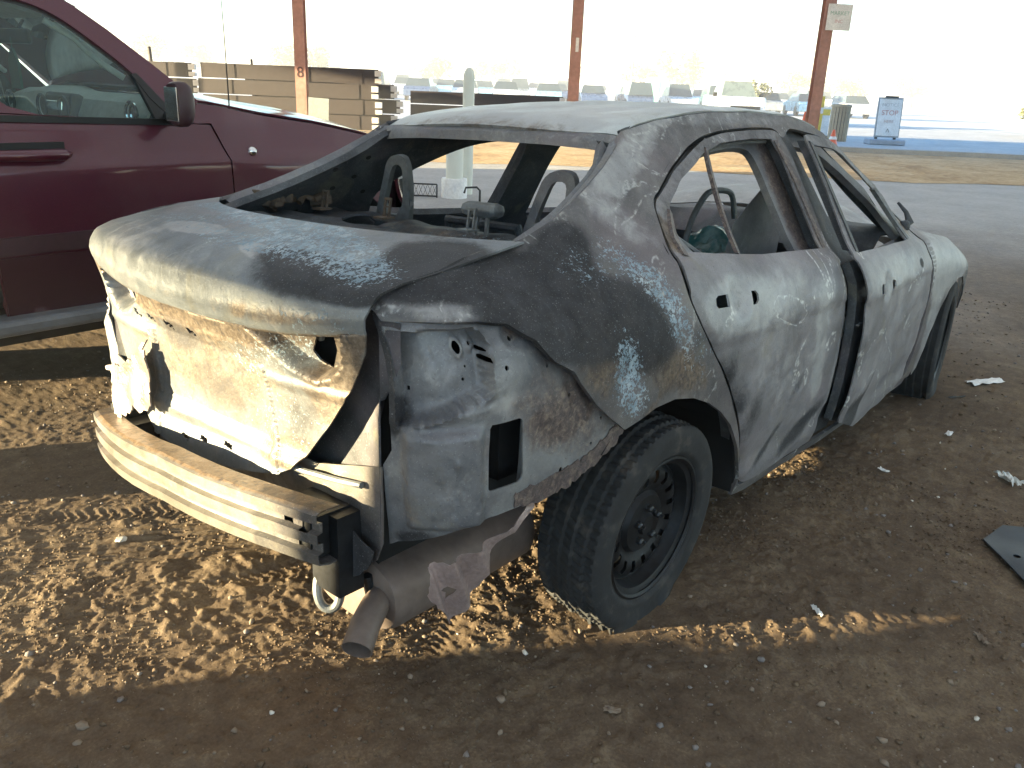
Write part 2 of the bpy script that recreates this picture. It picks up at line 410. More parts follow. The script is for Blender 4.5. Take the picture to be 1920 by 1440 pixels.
me.materials.append(dirt_mat()); g = bpy.data.objects.new('dirt_ground', me); COL.objects.link(g); tag(g, kind='structure')

E1 = Vector((.654, -.756, 0)); E2 = Vector((.756, .654, 0)); C0 = Vector((CAM.x, CAM.y, 0))
def at(d, s, z=0): return C0+E2*d+E1*s+Vector((0, 0, z))   # d metres ahead, s metres to the right of the camera
def ground_mat(name, cols, scale, bump=.02):
    m, nt, b = new_mat(name); N = NB(nt); c = N.coord()
    k = N.math('ADD', N.math('MULTIPLY', N.noise(c, scale, 6, .65), .5), N.math('MULTIPLY', N.noise(c, scale*.12, 5, .6), .5))
    nt.links.new(N.ramp(k, list(zip((.36, .5, .64), cols))), b.inputs['Base Color']); b.inputs['Roughness'].default_value = .95; b.inputs['Specular IOR Level'].default_value = .1
    nt.links.new(N.bump(k, .7, bump), b.inputs['Normal']); return m
M_SAND = ground_mat('dry_sand', [(.30, .20, .115), (.46, .335, .20), (.60, .47, .31)], 8.0, .06)
M_ASPH = ground_mat('worn_road', [(.40, .385, .365), (.50, .48, .455), (.58, .56, .53)], 6, .01)
M_LOT = ground_mat('bright_lot', [(.5, .48, .44), (.6, .58, .54), (.7, .68, .64)], 2, .02)
def strip_sheet(name, near, far, mat, z, n=90, bumpy=0, zb=0):
    """ground band between two lines (d as a function of s), own relief"""
    mb = MB(); rows = []; K = 14 if bumpy else 2
    for j in range(K+1):
        row = []
        for i in range(n+1):
            s = -140+300*i/n; a, b_ = near(s), far(s); w = j/K; d = a+(b_-a)*w
            e = math.sin(math.pi*w) if bumpy else 0
            p = at(d, s); row.append(p+Vector((0, 0, z+zb*e+bumpy*e*(noise.noise(p*.9)+.6*noise.noise(p*3.1)+.5))))
        rows.append(row)
    o = mb.grid(rows).build(name, mat, None, smooth=True); tag(o, kind='structure'); return o
# measured lines: sand starts about 16-17 m ahead, ends near 25 m; the road runs beyond it
sn = lambda s: 16.2-.02*s+.25*math.sin(s*.7)+.12*math.sin(s*2.3)
sf = lambda s: 24.9-.10*s+.15*math.sin(s*1.1)
strip_sheet('sand_verge', sn, sf, M_SAND, .006, 220, .03, .03)
strip_sheet('access_road', lambda s: sf(s)+.25, lambda s: 48-.1*s, M_ASPH, .012)
mbk = MB(); rows = []
for i in range(121):
    s = -140+300*i/120; d = sf(s)
    rows.append([at(d-.02, s, .0), at(d, s, .13), at(d+.2, s, .13), at(d+.22, s, .0)])
tag(mbk.grid(rows).build('road_kerb', simple('kerb_concrete', (.34, .33, .32), .85), None), kind='structure')
strip_sheet('far_lot', lambda s: 48-.1*s, lambda s: 700.0, M_LOT, .016)

# ------------------------------------------------------------------ burnt sedan: measured body surface
SED = wroot('burnt_sedan', (1.35, 0, 0), label='burnt-out four-door sedan with ashen grey and black scorched body and no glass', cat='car')
BA, BH, BR = 0.0238477, -0.0724835, -0.0327905
def TB(v):                                                # body settled on its collapsed suspension
    x = v.x-1.35; z = v.z-.5
    X = 1.35+math.cos(BA)*x+math.sin(BA)*z; Z = BH-math.sin(BA)*x+math.cos(BA)*z
    y = v.y
    return Vector((X, math.cos(BR)*y-math.sin(BR)*Z, .5+math.sin(BR)*y+math.cos(BR)*Z))
ZB = [(-.9, .975), (-.6, 1.0), (-.4, 1.02), (.1, 1.035), (.6, .985), (1.2, .95), (2.05, .925), (2.6, .90), (3.0, .84), (3.4, .74)]
KK = [(-.85, 1.7), (-.45, 1.25), (-.3, 1.08), (.13, .82), (.6, .66), (1.05, .57), (1.6, .60), (2.0, .75), (2.4, 1.6)]
LOW = [(.15, .785), (.22, .825), (.30, .852), (.40, .868), (.5, .879), (.62, .886), (.74, .888), (.82, .885)]
YB = [(-.9, .80), (-.4, .80), (.1, .805), (1.2, .835), (2.05, .835), (2.7, .80), (3.4, .72)]
TP = [(-.45, -.028), (-.2, -.012), (.1, 0), (1.0, 0), (2.2, -.002), (2.7, -.006), (3.0, -.04), (3.2, -.10), (3.35, -.17)]
XR = [(.3, -.80), (.45, -.83), (.6, -.85), (.8, -.865), (1.0, -.87), (1.05, -.865)]
X0, NP = -.45, 4.0
def hw(x, z):
    b = lerp(ZB, x)
    if z <= .82 and z < b-.15: return lerp(LOW, z)+lerp(TP, x)
    zl = min(.82, b-.15); base = lerp(LOW, zl); yb = lerp(YB, x)
    if z <= b: return base+(yb-base)*((z-zl)/(b-zl))**2.2+lerp(TP, x)
    d = z-b
    return yb-.02*(1-math.exp(-d/.02))-lerp(KK, x)*d-.12*d*d+lerp(TP, x)
def Suz(u, z, off=0.0):
    """side surface, right side; for u < X0 the section turns round the rear corner"""
    if u >= X0: return Vector((u, -(hw(u, z)+off), z))
    th = min((X0-u)/.78*math.pi/2*.98, math.pi/2-.001); xr = lerp(XR, z)
    sn_, cs = math.sin(th)**(2/NP), max(math.cos(th), 0)**(2/NP)
    w = max(hw(X0, z)*1.0+0*th, 0)
    return Vector((X0-(X0-xr-off*0)*sn_-off*math.sin(th)**2, -(w*cs+off*math.cos(th)**2), z))
def side(off=0.0, dz=0, amp=.0015): 
    def f(u, z):
        p = Suz(u, z, off)
        n_ = noise.noise(Vector((u*5, z*5, 3)))+.6*noise.noise(Vector((u*13, z*13, 8)))
        p.y += n_*amp*2
        return p
    return f
def blobs(L, base=(0, 0, 0, 0)):
    """L: (cx, cz, rx, rz, rot_deg, channel, value) soft patches"""
    def f(u, v):
        o = list(base)
        for cx, cz, rx, rz, rot, ch, val in L:
            a = math.radians(rot); du, dv = u-cx, v-cz
            p = (du*math.cos(a)+dv*math.sin(a))/rx; q = (-du*math.sin(a)+dv*math.cos(a))/rz; d = p*p+q*q
            if d < 4: o[ch] = o[ch]+val*math.exp(-d*d*.8)
        return [min(1, max(0, x)) for x in o]
    return f
LEDGE = [(-.24, .661), (-.30, .705), (-.356, .751), (-.416, .815), (-.451, .863), (-.478, .935), (-.524, .975), (-.60, .987), (-.683, .989), (-.80, .989), (-.885, .985)]
DECK = [(-.905, 1.01), (-.87, 1.038), (-.80, 1.052), (-.70, 1.064), (-.60, 1.076), (-.45, 1.104), (-.374, 1.118)]
GLASSE = [(-.32, 1.133), (-.25, 1.153), (-.165, 1.183), (-.073, 1.22), (.026, 1.264), (.09, 1.298), (.135, 1.322), (.16, 1.345)]
RSEAM = [(.19, 1.358), (.23, 1.366), (.395, 1.392), (.587, 1.413), (.719, 1.423), (.957, 1.430), (1.273, 1.425), (1.45, 1.405), (1.6, 1.365)]
APIL = [(1.8, 1.275), (2.0, 1.155), (2.18, 1.03), (2.27, .95)]
FRONT = [(2.255, .92), (2.235, .60), (2.215, .24)]
SILL = [(1.8, .215), (1.2, .20), (.62, .20), (.50, .225)]
ARCH = [(.49, .30), (.455, .36), (.411, .43), (.328, .53), (.25, .59), (.16, .640), (.067, .676), (-.027, .694), (-.112, .689), (-.18, .672)]
OUTL = LEDGE+DECK+GLASSE+RSEAM+APIL+FRONT+SILL+ARCH
RD = [(.085, 1.045), (.068, .99), (.064, .946), (.09, .89), (.14, .83), (.197, .766), (.29, .665), (.365, .566), (.42, .48), (.462, .396), (.505, .31), (.535, .262), (.60, .248),
      (1.05, .250), (1.115, .262), (1.145, .32), (1.158, .42), (1.160, .586), (1.150, .72), (1.135, .84), (1.122, .935), (1.110, .975),
      (1.125, 1.08), (1.135, 1.2), (1.14, 1.33), (1.13, 1.372), (1.0, 1.374), (.902, 1.371), (.685, 1.357), (.528, 1.324), (.337, 1.25), (.225, 1.20), (.150, 1.175), (.115, 1.115)]
FDL = [(1.175, .25), (1.178, .6), (1.168, .78), (1.155, .92), (1.145, .975), (1.185, 1.15), (1.225, 1.30), (1.24, 1.368), (1.3, 1.372), (1.5, 1.353), (1.62, 1.326), (1.8, 1.243), (2.0, 1.122), (2.11, 1.03), (2.19, .945),
       (2.165, .88), (2.195, .80), (2.205, .70), (2.195, .56), (2.175, .38), (2.155, .25)]
OPEN = [(.520, .245)]+[(x-.019, z-.004) for x, z in reversed(RD[0:12])]+[(x-.008, z+.008) for x, z in reversed(RD[24:])]+[(1.24, 1.381), (1.3, 1.380), (1.5, 1.361), (1.62, 1.335), (1.8, 1.252), (2.0, 1.131), (2.115, 1.038), (2.20, .950), (2.173, .88), (2.203, .80), (2.213, .70), (2.203, .56), (2.183, .38), (2.16, .24)]
RD = smooth_poly(RD, 2); FDL = smooth_poly(FDL, 1); OPEN = smooth_poly(OPEN, 1)
# stains of the right side, in (x, z) metres
RBURN = blobs([(-.30, .92, .32, .20, -20, 0, .38), (-.1, .85, .3, .25, 0, 2, .30), (-.42, .97, .20, .10, -15, 0, .75), (-.30, 1.08, .13, .05, 25, 0, .9), (-.17, .90, .16, .10, -35, 0, .55), (-.62, 1.055, .2, .03, 6, 0, .75), (-.78, 1.04, .12, .03, 6, 0, .3),
               (-.02, .77, .20, .06, -20, 2, .45), (-.05, .70, .25, .05, 10, 0, .3), (.3, .56, .12, .2, -35, 0, .25), (.44, .38, .1, .2, 0, 0, .3),
               (-.239, .80, .055, .10, 10, 1, 1.2), (-.10, 1.02, .10, .05, -45, 1, .85), (-.02, .91, .05, .12, 25, 1, .85), (-.19, .73, .04, .05, 0, 1, .7), (.10, .80, .08, .07, 0, 1, .35), (-.27, 1.05, .08, .04, 0, 1, .45),
               (-.16, .665, .1, .015, 40, 2, .5), (-.36, .86, .08, .12, 30, 2, .5), (-.28, .95, .14, .08, 0, 2, .35),
               (-.70, 1.01, .18, .025, 0, 3, .55), (-.52, 1.0, .10, .03, 0, 3, .35), (.0, 1.24, .14, .06, 25, 3, .55), (.25, 1.33, .25, .05, 25, 3, .6), (.8, 1.41, .6, .04, 0, 3, .55), (-.02, 1.12, .12, .05, -20, 3, .5),
               (.0, 1.3, .2, .02, 33, 2, .25), (1.0, 1.385, .6, .012, 0, 2, .5), (1.9, 1.22, .4, .03, -30, 2, .4)])
LBURN = blobs([(-.4, .9, .4, .3, 0, 0, .5), (.5, 1.2, .6, .2, 0, 0, .3), (-.8, .7, .2, .4, 0, 3, .5)])
def cutter_holes(*L): return list(L)
for mir in (False, True):
    o = panel('body_side', OUTL, side(), M_BODY, SED, holes=[smooth_poly(OPEN, 1)], step=.018, solid=.012, xf=TB, burn=(LBURN if mir else RBURN), mirror=mir, flip=False, split=50)
    o['label'] = 'left body side' if mir else 'right body side with flaking black and grey rear quarter'
    # inner skin carrying the window frames and pillars
    io = [(-.47, .55)]+[(-.46, 1.07), (-.36, 1.108), (-.25, 1.140), (-.165, 1.17), (-.073, 1.207), (.026, 1.250), (.09, 1.284), (.15, 1.33), (.19, 1.345), (.395, 1.38), (.719, 1.41), (.957, 1.417), (1.273, 1.412), (1.45, 1.39), (1.6, 1.35), (1.8, 1.26), (2.0, 1.14), (2.18, 1.02), (2.22, .92), (2.2, .27), (.58, .24), (.565, .36), (.53, .50), (.42, .67), (.25, .77), (.07, .80), (-.1, .80), (-.3, .75)]
    w1 = [(.235, 1.08), (.30, 1.165), (.55, 1.272), (.72, 1.305), (.93, 1.315), (.965, 1.28), (.96, 1.1), (.95, .93), (.70, .90), (.35, .95)]
    w2 = [(1.30, .90), (1.27, 1.1), (1.27, 1.28), (1.30, 1.315), (1.45, 1.31), (1.58, 1.285), (1.78, 1.205), (1.95, 1.09), (2.05, 1.0), (2.03, .90)]
    if mir:
        w1 = [(x+(.06 if x > .9 else 0), z) for x, z in w1]; w2 = [(x-(.03 if x < 1.32 else 0), z) for x, z in w2]
    b_in = blobs([(.40, .45, .32, .36, 0, 0, 1.3), (.0, .72, .4, .12, 0, 0, 1.3), (1.1, 1.1, .12, .34, 0, 2, 1.05), (.5, 1.33, .5, .05, 8, 2, .55), (.15, 1.15, .15, .1, 30, 2, .5), (1.13, .9, .1, .2, 0, 0, .3)] if not mir else [(.1, 1.15, .2, .1, 20, 3, .25), (1.1, 1.1, .12, .25, 0, 3, .12), (.5, 1.3, .5, .05, 0, 2, .4), (.0, 1.0, .3, .2, 0, 0, .6)])
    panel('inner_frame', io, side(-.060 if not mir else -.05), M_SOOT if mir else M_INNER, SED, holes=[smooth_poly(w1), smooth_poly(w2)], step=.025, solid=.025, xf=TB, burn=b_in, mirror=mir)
    # small stamped holes on the inner C pillar
    if mir:
        mb = MB()
        for u, z in ((-.1, 1.06), (.02, 1.14), (.10, 1.18), (-.2, 1.07), (.12, 1.25), (.3, 1.33), (.45, 1.35), (-.02, 1.21), (.18, 1.12)):
            p = Suz(u, z, -.05); p.y = -p.y; n_ = Vector((0, -1, -.6)).normalized(); q = n_.to_track_quat('Z', 'Y').to_matrix()
            mb.add([p+n_*.028+q @ Vector((.012*math.cos(a*.7854), .009*math.sin(a*.7854), 0)) for a in range(8)], [tuple(range(8))])
        mb.build('stamped_hole', M_BLACK, SED, xf=TB)['kind'] = 'stuff'
# B pillar, outer face exposed by the door that hangs ajar
for mir in (False, True):
    bp = [(1.10, .25), (1.20, .25), (1.20, .93), (1.19, 1.36), (1.11, 1.36), (1.10, .93)] if mir else [(1.09, .25), (1.33, .25), (1.325, .60), (1.30, .93), (1.275, 1.15), (1.26, 1.36), (1.10, 1.36), (1.09, 1.1), (1.07, .93)]
    o = panel('b_pillar', bp, side(-.022), M_SOOT, SED, step=.025, solid=.03, xf=TB, mirror=mir, holes=[] if mir else [smooth_poly([(1.205, .55), (1.245, .55), (1.25, .66), (1.21, .66)])], burn=blobs([(1.2, .65, .06, .1, 0, 3, .8), (1.22, .48, .05, .05, 0, 3, .5), (1.14, 1.1, .05, .3, 0, 2, .7), (1.2, .75, .1, .1, 0, 0, .5)]))
mb = MB(); p = Suz(1.225, .70, .0); mb.box(p+Vector((0, .01, 0)), (.05, .03, .05)); mb.tube([p+Vector((-.012, .0, 0)), p+Vector((-.012, -.03, 0)), p+Vector((.02, -.03, 0)), p+Vector((.02, .0, 0))], .005, 6)
mb.build('door_striker', M_GREY, SED, xf=TB)

# ---- doors
def handle_cut(x, z, w, h): return [(x-w, z-h), (x+w, z-h*.8), (x+w, z+h*.8), (x-w, z+h)]
# recessed cup between the two handle cut-outs (proud ring of steel)
def dimple(f, cx, cz, rx, rz, dep):
    def g_(u, z):
        p = f(u, z); q = ((u-cx)/rx)**2+((z-cz)/rz)**2
        if q < 1: p.y += dep*(1-q)**.7
        return p
    return g_
def door_profile(x0, x1):
    f0 = side(.001)
    def f(u, z):
        p = f0(u, z)
        if z > .80: t = (z-.80)/.06; p.y -= .004*math.exp(-t*t)         # character line
        t = (z-.36)/.05; p.y += .008*math.exp(-t*t)                       # lower crease
        p.y += .006*noise.noise(Vector((u*3.3, z*3.3, 5)))+.004*noise.noise(Vector((u*7, z*9, 1)))
        e = min(u-x0(z), x1(z)-u)
        if e < .02: p.y += (.02-e)*.45
        return p
    return f
rw = [(.150, 1.052), (.170, 1.115), (.215, 1.165), (.36, 1.230), (.54, 1.296), (.69, 1.330), (.9, 1.344), (1.04, 1.344), (1.055, 1.3), (1.045, 1.15), (1.03, .985), (.6, 1.004), (.3, 1.034)]
RDB = blobs([(.3, .90, .2, .08, 0, 3, .7), (.6, .9, .5, .1, 0, 3, .35), (.75, .55, .4, .15, 0, 3, .2), (.30, .60, .1, .15, -45, 0, .5), (.75, .33, .35, .06, 15, 0, .35), (.95, .36, .2, .05, 25, 0, .5), (.80, .55, .08, .03, 40, 0, .55), (.66, .37, .1, .02, 40, 0, .5),
             (.6, .29, .4, .035, 0, 2, .35), (.12, 1.1, .05, .06, 50, 2, 1.0), (1.09, 1.2, .05, .3, 0, 2, .5), (.5, 1.33, .4, .03, 14, 2, .5), (.45, .47, .05, .2, -20, 0, .35), (1.13, .5, .03, .3, 0, 3, .6), (.95, .62, .05, .2, 10, 3, .6), (.42, .88, .06, .06, 0, 3, .6), (.318, .915, .05, .055, 0, 0, .42), (.60, .70, .3, .22, 0, 3, .3), (.95, .80, .1, .1, 0, 3, .4), (.25, .72, .06, .1, -30, 0, .5), (.55, .50, .25, .08, -20, 0, .3)])
xl = lambda z: lerp([(.26, .535), (.396, .462), (.566, .365), (.766, .197), (.89, .09), (.95, .064), (1.4, -.5)], z)
xh = lambda z: lerp([(.25, 1.115), (.42, 1.158), (.72, 1.15), (.935, 1.122), (.98, 2)], z)
hc = [[(.180, .912), (.192, .903), (.252, .900), (.252, .934), (.200, .936), (.184, .930)], [(.385, .888), (.410, .888), (.424, .898), (.424, .914), (.410, .926), (.385, .928)]]
def frame_burn(f, zl):
    def g_(u, v):
        o = f(u, v); t = min(1, max(0, (v-zl(u))/.03)); o[0] = min(1, o[0]*(1-t)+.48*t); o[3] *= 1-t; o[2] = max(o[2], .30*t); return o
    return g_
d1 = panel('rear_door', RD, dimple(door_profile(xl, xh), .318, .915, .062, .062, .016), M_DOOR, SED, holes=[rw]+hc, step=.016, solid=.006, xf=TB, burn=frame_burn(RDB, lambda u: 1.06-.05*u if u < 1.0 else 1.0))
d1['label'] = 'right rear door skin, pale grey with dark lower edge'
sub(d1)
def lst(f, P, d=0): return [f(u, z)+Vector((0, -d, 0)) for u, z in P]
RB_ = lambda n: [(.15, 0, .75, 0)]*n
MB().strip([Suz(.585, 1.312, -.004), Suz(.54, 1.24, -.003), Suz(.50, 1.16, -.004), Suz(.465, 1.08, -.002), Suz(.44, 1.02, -.002)], .022, .014).build('window_divider', M_INNER, d1, xf=TB, attr=RB_(20))
MB().strip([Suz(.20, 1.150, -.005), Suz(.165, 1.11, -.005), Suz(.145, 1.08, -.005), Suz(.135, 1.045, -.004)], [.022, .034, .038, .03], .016).build('corner_frame', M_INNER, d1, xf=TB, attr=RB_(16))
MB().strip([Suz(.90+.16, 1.34, .003), Suz(1.075, 1.2, .003), Suz(1.07, 1.1, .003), Suz(1.06, .985, .003)], .026, .008).build('sash_bar', M_INNER, d1, xf=TB, attr=RB_(16))
mb = MB(); mb.strip([Suz(u, z, -.018) for u, z in ((.175, 1.15), (.225, 1.182), (.36, 1.236), (.54, 1.299), (.69, 1.334), (.9, 1.349), (1.05, 1.349))], .012, .02, (0, 1, .4))
mb.strip([Suz(u, z, -.035) for u, z in ((.175, 1.13), (.235, 1.168), (.37, 1.222), (.55, 1.285), (.70, 1.32), (.9, 1.335), (1.05, 1.335))], .010, .016, (0, 1, .4))
mb.build('window_channel', M_GREY, d1, xf=TB)
def cup(name, cx, cz, rx, rz, parent, mat=M_DOOR):
    m = MB(); rows = []
    for i in range(7):
        rr = i/6; rows.append([Suz(cx+rx*rr*math.cos(a*math.pi/10), cz+rz*rr*math.sin(a*math.pi/10), .0035-.016*(1-rr*rr)) for a in range(21)])
    return m.grid(rows).build(name, mat, parent, xf=parent.get('_xf') or TB, smooth=True, attr=[(0.1, 0, 0, .25)]*(7*21))
# ---- front door, hanging a few degrees open on its front hinges
ANG = math.radians(4.0); HX, HY = 2.15, -.85
def TF(v):
    x, y = v.x-HX, v.y-HY
    # swing about the hinge and sag slightly at the rear
    return TB(Vector((HX+x*math.cos(ANG)-y*math.sin(ANG), HY+x*math.sin(ANG)+y*math.cos(ANG), v.z-.010*max(0, -x))))
fwn = [(1.205, .972), (1.245, 1.14), (1.285, 1.335), (1.5, 1.318), (1.62, 1.290), (1.76, 1.222), (1.915, 1.128), (1.925, 1.05), (1.905, .948), (1.6, .955)]
FDB = blobs([(1.6, .85, .5, .08, 0, 3, .6), (1.5, .5, .3, .2, 0, 3, .35), (1.28, .33, .12, .08, 30, 0, .8), (1.42, .42, .12, .03, 45, 0, .5), (2.05, 1.0, .12, .06, 0, 2, .8), (1.7, 1.3, .4, .03, -20, 2, .4), (1.22, 1.2, .03, .2, 0, 0, .9), (2.0, .45, .15, .15, 0, 2, .2), (1.8, .3, .4, .05, 0, 0, .2), (1.97, .85, .03, .02, 0, 0, 1.0), (1.425, .828, .04, .05, 0, 0, .4)])
fl_ = lambda z: lerp([(.25, 1.175), (.6, 1.178), (.78, 1.168), (.975, 1.145), (.99, -2)], z); fh_ = lambda z: lerp([(.25, 2.155), (.56, 2.195), (.7, 2.205), (.88, 2.165), (1.0, 5)], z)
fhc = [[(1.315, .815), (1.325, .808), (1.375, .806), (1.375, .846), (1.33, .848), (1.317, .840)], [(1.475, .804), (1.505, .806), (1.520, .815), (1.520, .833), (1.505, .843), (1.475, .846)]]
d2 = panel('front_door', FDL, dimple(door_profile(fl_, fh_), 1.425, .828, .052, .055, .014), M_DOOR, SED, holes=[fwn]+fhc, step=.016, solid=.006, xf=TF, burn=frame_burn(FDB, lambda u: .99))
d2['label'] = 'right front door, standing slightly ajar'
sub(d2)
MB().strip([Suz(1.205, .975, -.02), Suz(1.235, 1.14, -.02), Suz(1.275, 1.345, -.02)], .035, .05).build('window_bar', M_SOOT, d2, xf=TF)
MB().strip([Suz(1.885, 1.15, .0), Suz(1.915, 1.05, .0), Suz(1.935, .95, .0)], .022, .022).build('quarter_bar', M_GREY, d2, xf=TF)
# inner shells that give the doors their depth
for nm, ol, T in (('door_inner', RD, TB), ('door_inner', FDL, TF)):
    lowr = [p for p in ol if p[1] < .98]
    c = np.mean(lowr, 0); sh = [(c[0]+(x-c[0])*.985, c[1]+(z-c[1])*.97-.01) for x, z in lowr]
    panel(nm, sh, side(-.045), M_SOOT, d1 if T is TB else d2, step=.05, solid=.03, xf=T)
# left doors (seen only through the openings)
for ol, wn in ((RD, rw), (FDL, fwn)):
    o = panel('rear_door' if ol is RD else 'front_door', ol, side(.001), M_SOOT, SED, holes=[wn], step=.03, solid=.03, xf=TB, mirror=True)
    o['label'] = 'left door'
# black strips laid behind the door gaps to paint their shade
GAP_P = [(.115, 1.115), (.085, 1.045), (.062, .99), (.058, .946), (.084, .89), (.134, .83), (.191, .766), (.284, .665), (.359, .566), (.414, .48), (.456, .396), (.499, .31), (.53, .262)]
for mir in (False, True):
    for P_, w_ in ((GAP_P, .05), ([(.10, 1.10)]+[(x-.004, z+.004) for x, z in [(.150, 1.175), (.225, 1.20), (.337, 1.25), (.528, 1.324), (.685, 1.357), (.902, 1.371), (1.0, 1.374), (1.13, 1.374)]], .03), ([(2.20, .945), (2.169, .88), (2.199, .80), (2.209, .70), (2.199, .56), (2.179, .38), (2.158, .25)], .05)):
        pts = [Suz(u, z, -.016) for u, z in resample(P_+P_[-2:0:-1], .04)][:int(len(resample(P_+P_[-2:0:-1], .04))/2)+1]
        if mir: pts = [Vector((p.x, -p.y, p.z)) for p in pts]
        MB().strip(pts, w_, .006).build('door_gap_shade', M_BLACK, SED, xf=TB)
# ---- front fenders
FEN = [(2.197, .935), (2.175, .88), (2.205, .80), (2.215, .70), (2.205, .56), (2.185, .38), (2.17, .27), (2.335, .26), (2.35, .36), (2.38, .47), (2.45, .58), (2.55, .66), (2.68, .70), (2.82, .69), (2.94, .63), (3.03, .54), (3.07, .48), (3.2, .52), (3.27, .60), (3.27, .68), (3.2, .755), (3.05, .82), (2.8, .872), (2.5, .918), (2.3, .955), (2.24, .98)]
for mir in (False, True):
    o = panel('front_fender', FEN, side(), M_BODY, SED, step=.022, solid=.006, xf=TB, mirror=mir, burn=blobs([(2.5, .8, .5, .15, 0, 3, .9), (2.35, .5, .1, .3, 0, 3, .7), (2.5, .7, .2, .1, 0, 2, .35), (3.0, .7, .2, .1, 0, 2, .25)]))
    o['label'] = 'left front fender' if mir else 'right front fender, whitened by the fire'
mb = MB()
mb.tube([Vector((3.10, -.70, .60)), Vector((3.17, -.71, .56)), Vector((3.17, -.71, .49)), Vector((3.12, -.70, .46)), Vector((3.07, -.69, .50)), Vector((3.10, -.70, .60))], .018, 8)
mb.box((3.13, -.66, .6), (.12, .08, .05)); mb.build('lamp_bracket', M_SOOT, SED, xf=TB)

# ---- roof and rear glass header
def roofz(x, y):
    zc = lerp([(.14, 1.375), (.25, 1.395), (.5, 1.425), (.8, 1.448), (1.1, 1.452), (1.4, 1.435), (1.62, 1.39)], x)
    ze = lerp([(.14, 1.338), (.19, 1.360), (.23, 1.368), (.395, 1.394), (.587, 1.415), (.719, 1.425), (.957, 1.432), (1.273, 1.427), (1.45, 1.407), (1.62, 1.362)], x)
    yw = roofw(x); t = min(1, abs(y)/yw); return zc+(ze-zc)*t**2.3
def roofw(x):
    z = lerp([(.19, 1.358), (.23, 1.366), (.395, 1.392), (.587, 1.413), (.719, 1.423), (.957, 1.430), (1.273, 1.425), (1.45, 1.405), (1.62, 1.36)], x)
    return hw(x, z)
rb = blobs([(.35, -.3, .1, .25, 0, 2, .3), (.16, 0, .05, .6, 0, 2, .55), (.7, .0, .5, .4, 0, 3, .6), (1.1, -.3, .5, .2, 0, 3, .5), (.55, .12, .04, .02, 0, 2, .7), (.16, -.35, .05, .2, 0, 0, .35)])
mb = MB(); rows = []; attr = []; NXR, NYR = 60, 44
for i in range(NXR+1):
    t = i/NXR; row = []
    for j in range(NYR+1):
        s = -1+2*j/NYR
        xs = .145+.0*s+.055*(abs(s)**3) ; xe = 1.62-.09*s*s; x = xs+(xe-xs)*t; y = s*(roofw(x)-.004)
        z = roofz(x, y)+.0022*noise.noise(Vector((x*4, y*4, 2)))*2-(.02*(1-t*14)**2 if t < 1/14 else 0)-.006*max(0, (abs(s)-.93)/.07)
        for rb_ in (-.34, -.12, .12, .34):                   # shallow stiffening swages
            q = (y-rb_)/.035; z -= .0035*math.exp(-q*q)*min(1, max(0, (t-.1)*6))*min(1, max(0, (.95-t)*6))
        row.append(Vector((x, y, z))); attr.append(rb(x, y))
    rows.append(row)
mb.grid(rows).build('roof_panel', M_ROOF, SED, smooth=True, xf=TB, solid=.010, attr=attr)
# header reveals: the folded steel lips round the rear glass opening
gl = [Suz(u, z, -.004) for u, z in [(-.40, 1.108), (-.374, 1.116)]+GLASSE]
hdr = [Vector((p.x, p.y, p.z)) for p in gl]
corner = [Vector((.178, -.515, 1.346)), Vector((.172, -.44, 1.352)), Vector((.163, -.30, 1.358)), Vector((.158, -.12, 1.360)), Vector((.158, 0, 1.361))]
full = hdr[:-1]+corner; full = full+[Vector((p.x, -p.y, p.z)) for p in reversed(full[:-1])]
rows = []
cen = Vector((-.1, 0, 1.2))
for k in range(4):
    a = (0, .012, .028, .03)[k]; dn = (0, -.006, -.016, -.045)[k]; row = []
    for p in full:
        inw = Vector((.12-p.x, -p.y*.8, 1.0-p.z)); inw = Vector((cen.x-p.x, -p.y*.9, 0)).normalized()
        row.append(p+inw*a+Vector((0, 0, dn)))
    rows.append(row)
bb = blobs([(0, 0, 9, 9, 0, 2, .38)])
MB().grid(rows).build('rear_glass_flange', M_INNER, SED, smooth=True, xf=TB, attr=[(.1, 0, .3+.3*random.random(), .2)]*(4*len(full)), solid=.004)
# roof headers and cross bows underneath
mb = MB()
for x0_, w_ in ((.22, .12), (.85, .09), (1.5, .14)):
    rows = []
    for xx in (x0_-w_/2, x0_, x0_+w_/2):
        rows.append([Vector((xx, y, roofz(xx, y)-.035-(.012 if xx == x0_ else 0))) for y in np.linspace(-.50, .50, 17)])
    MB().grid(rows).build('roof_bow', M_SOOT, SED, xf=TB, solid=.012, smooth=True)
# drip seams beside the roof panel
for sg in (1, -1):
    MB().tube([Vector((p.x, sg*p.y, p.z-.002)) for p in [Suz(u, z, -.006) for u, z in RSEAM]], .006, 5).build('roof_seam', M_SOOT, SED, xf=TB)
# windscreen opening posts and cowl
for sg in (1, -1):
    MB().strip([Vector((1.60, sg*.46, 1.345)), Vector((1.8, sg*.50, 1.235)), Vector((2.0, sg*.55, 1.11)), Vector((2.2, sg*.62, .98)), Vector((2.3, sg*.66, .92))], .05, .04, (0, .8, .6)).build('a_pillar', M_SOOT, SED, xf=TB)

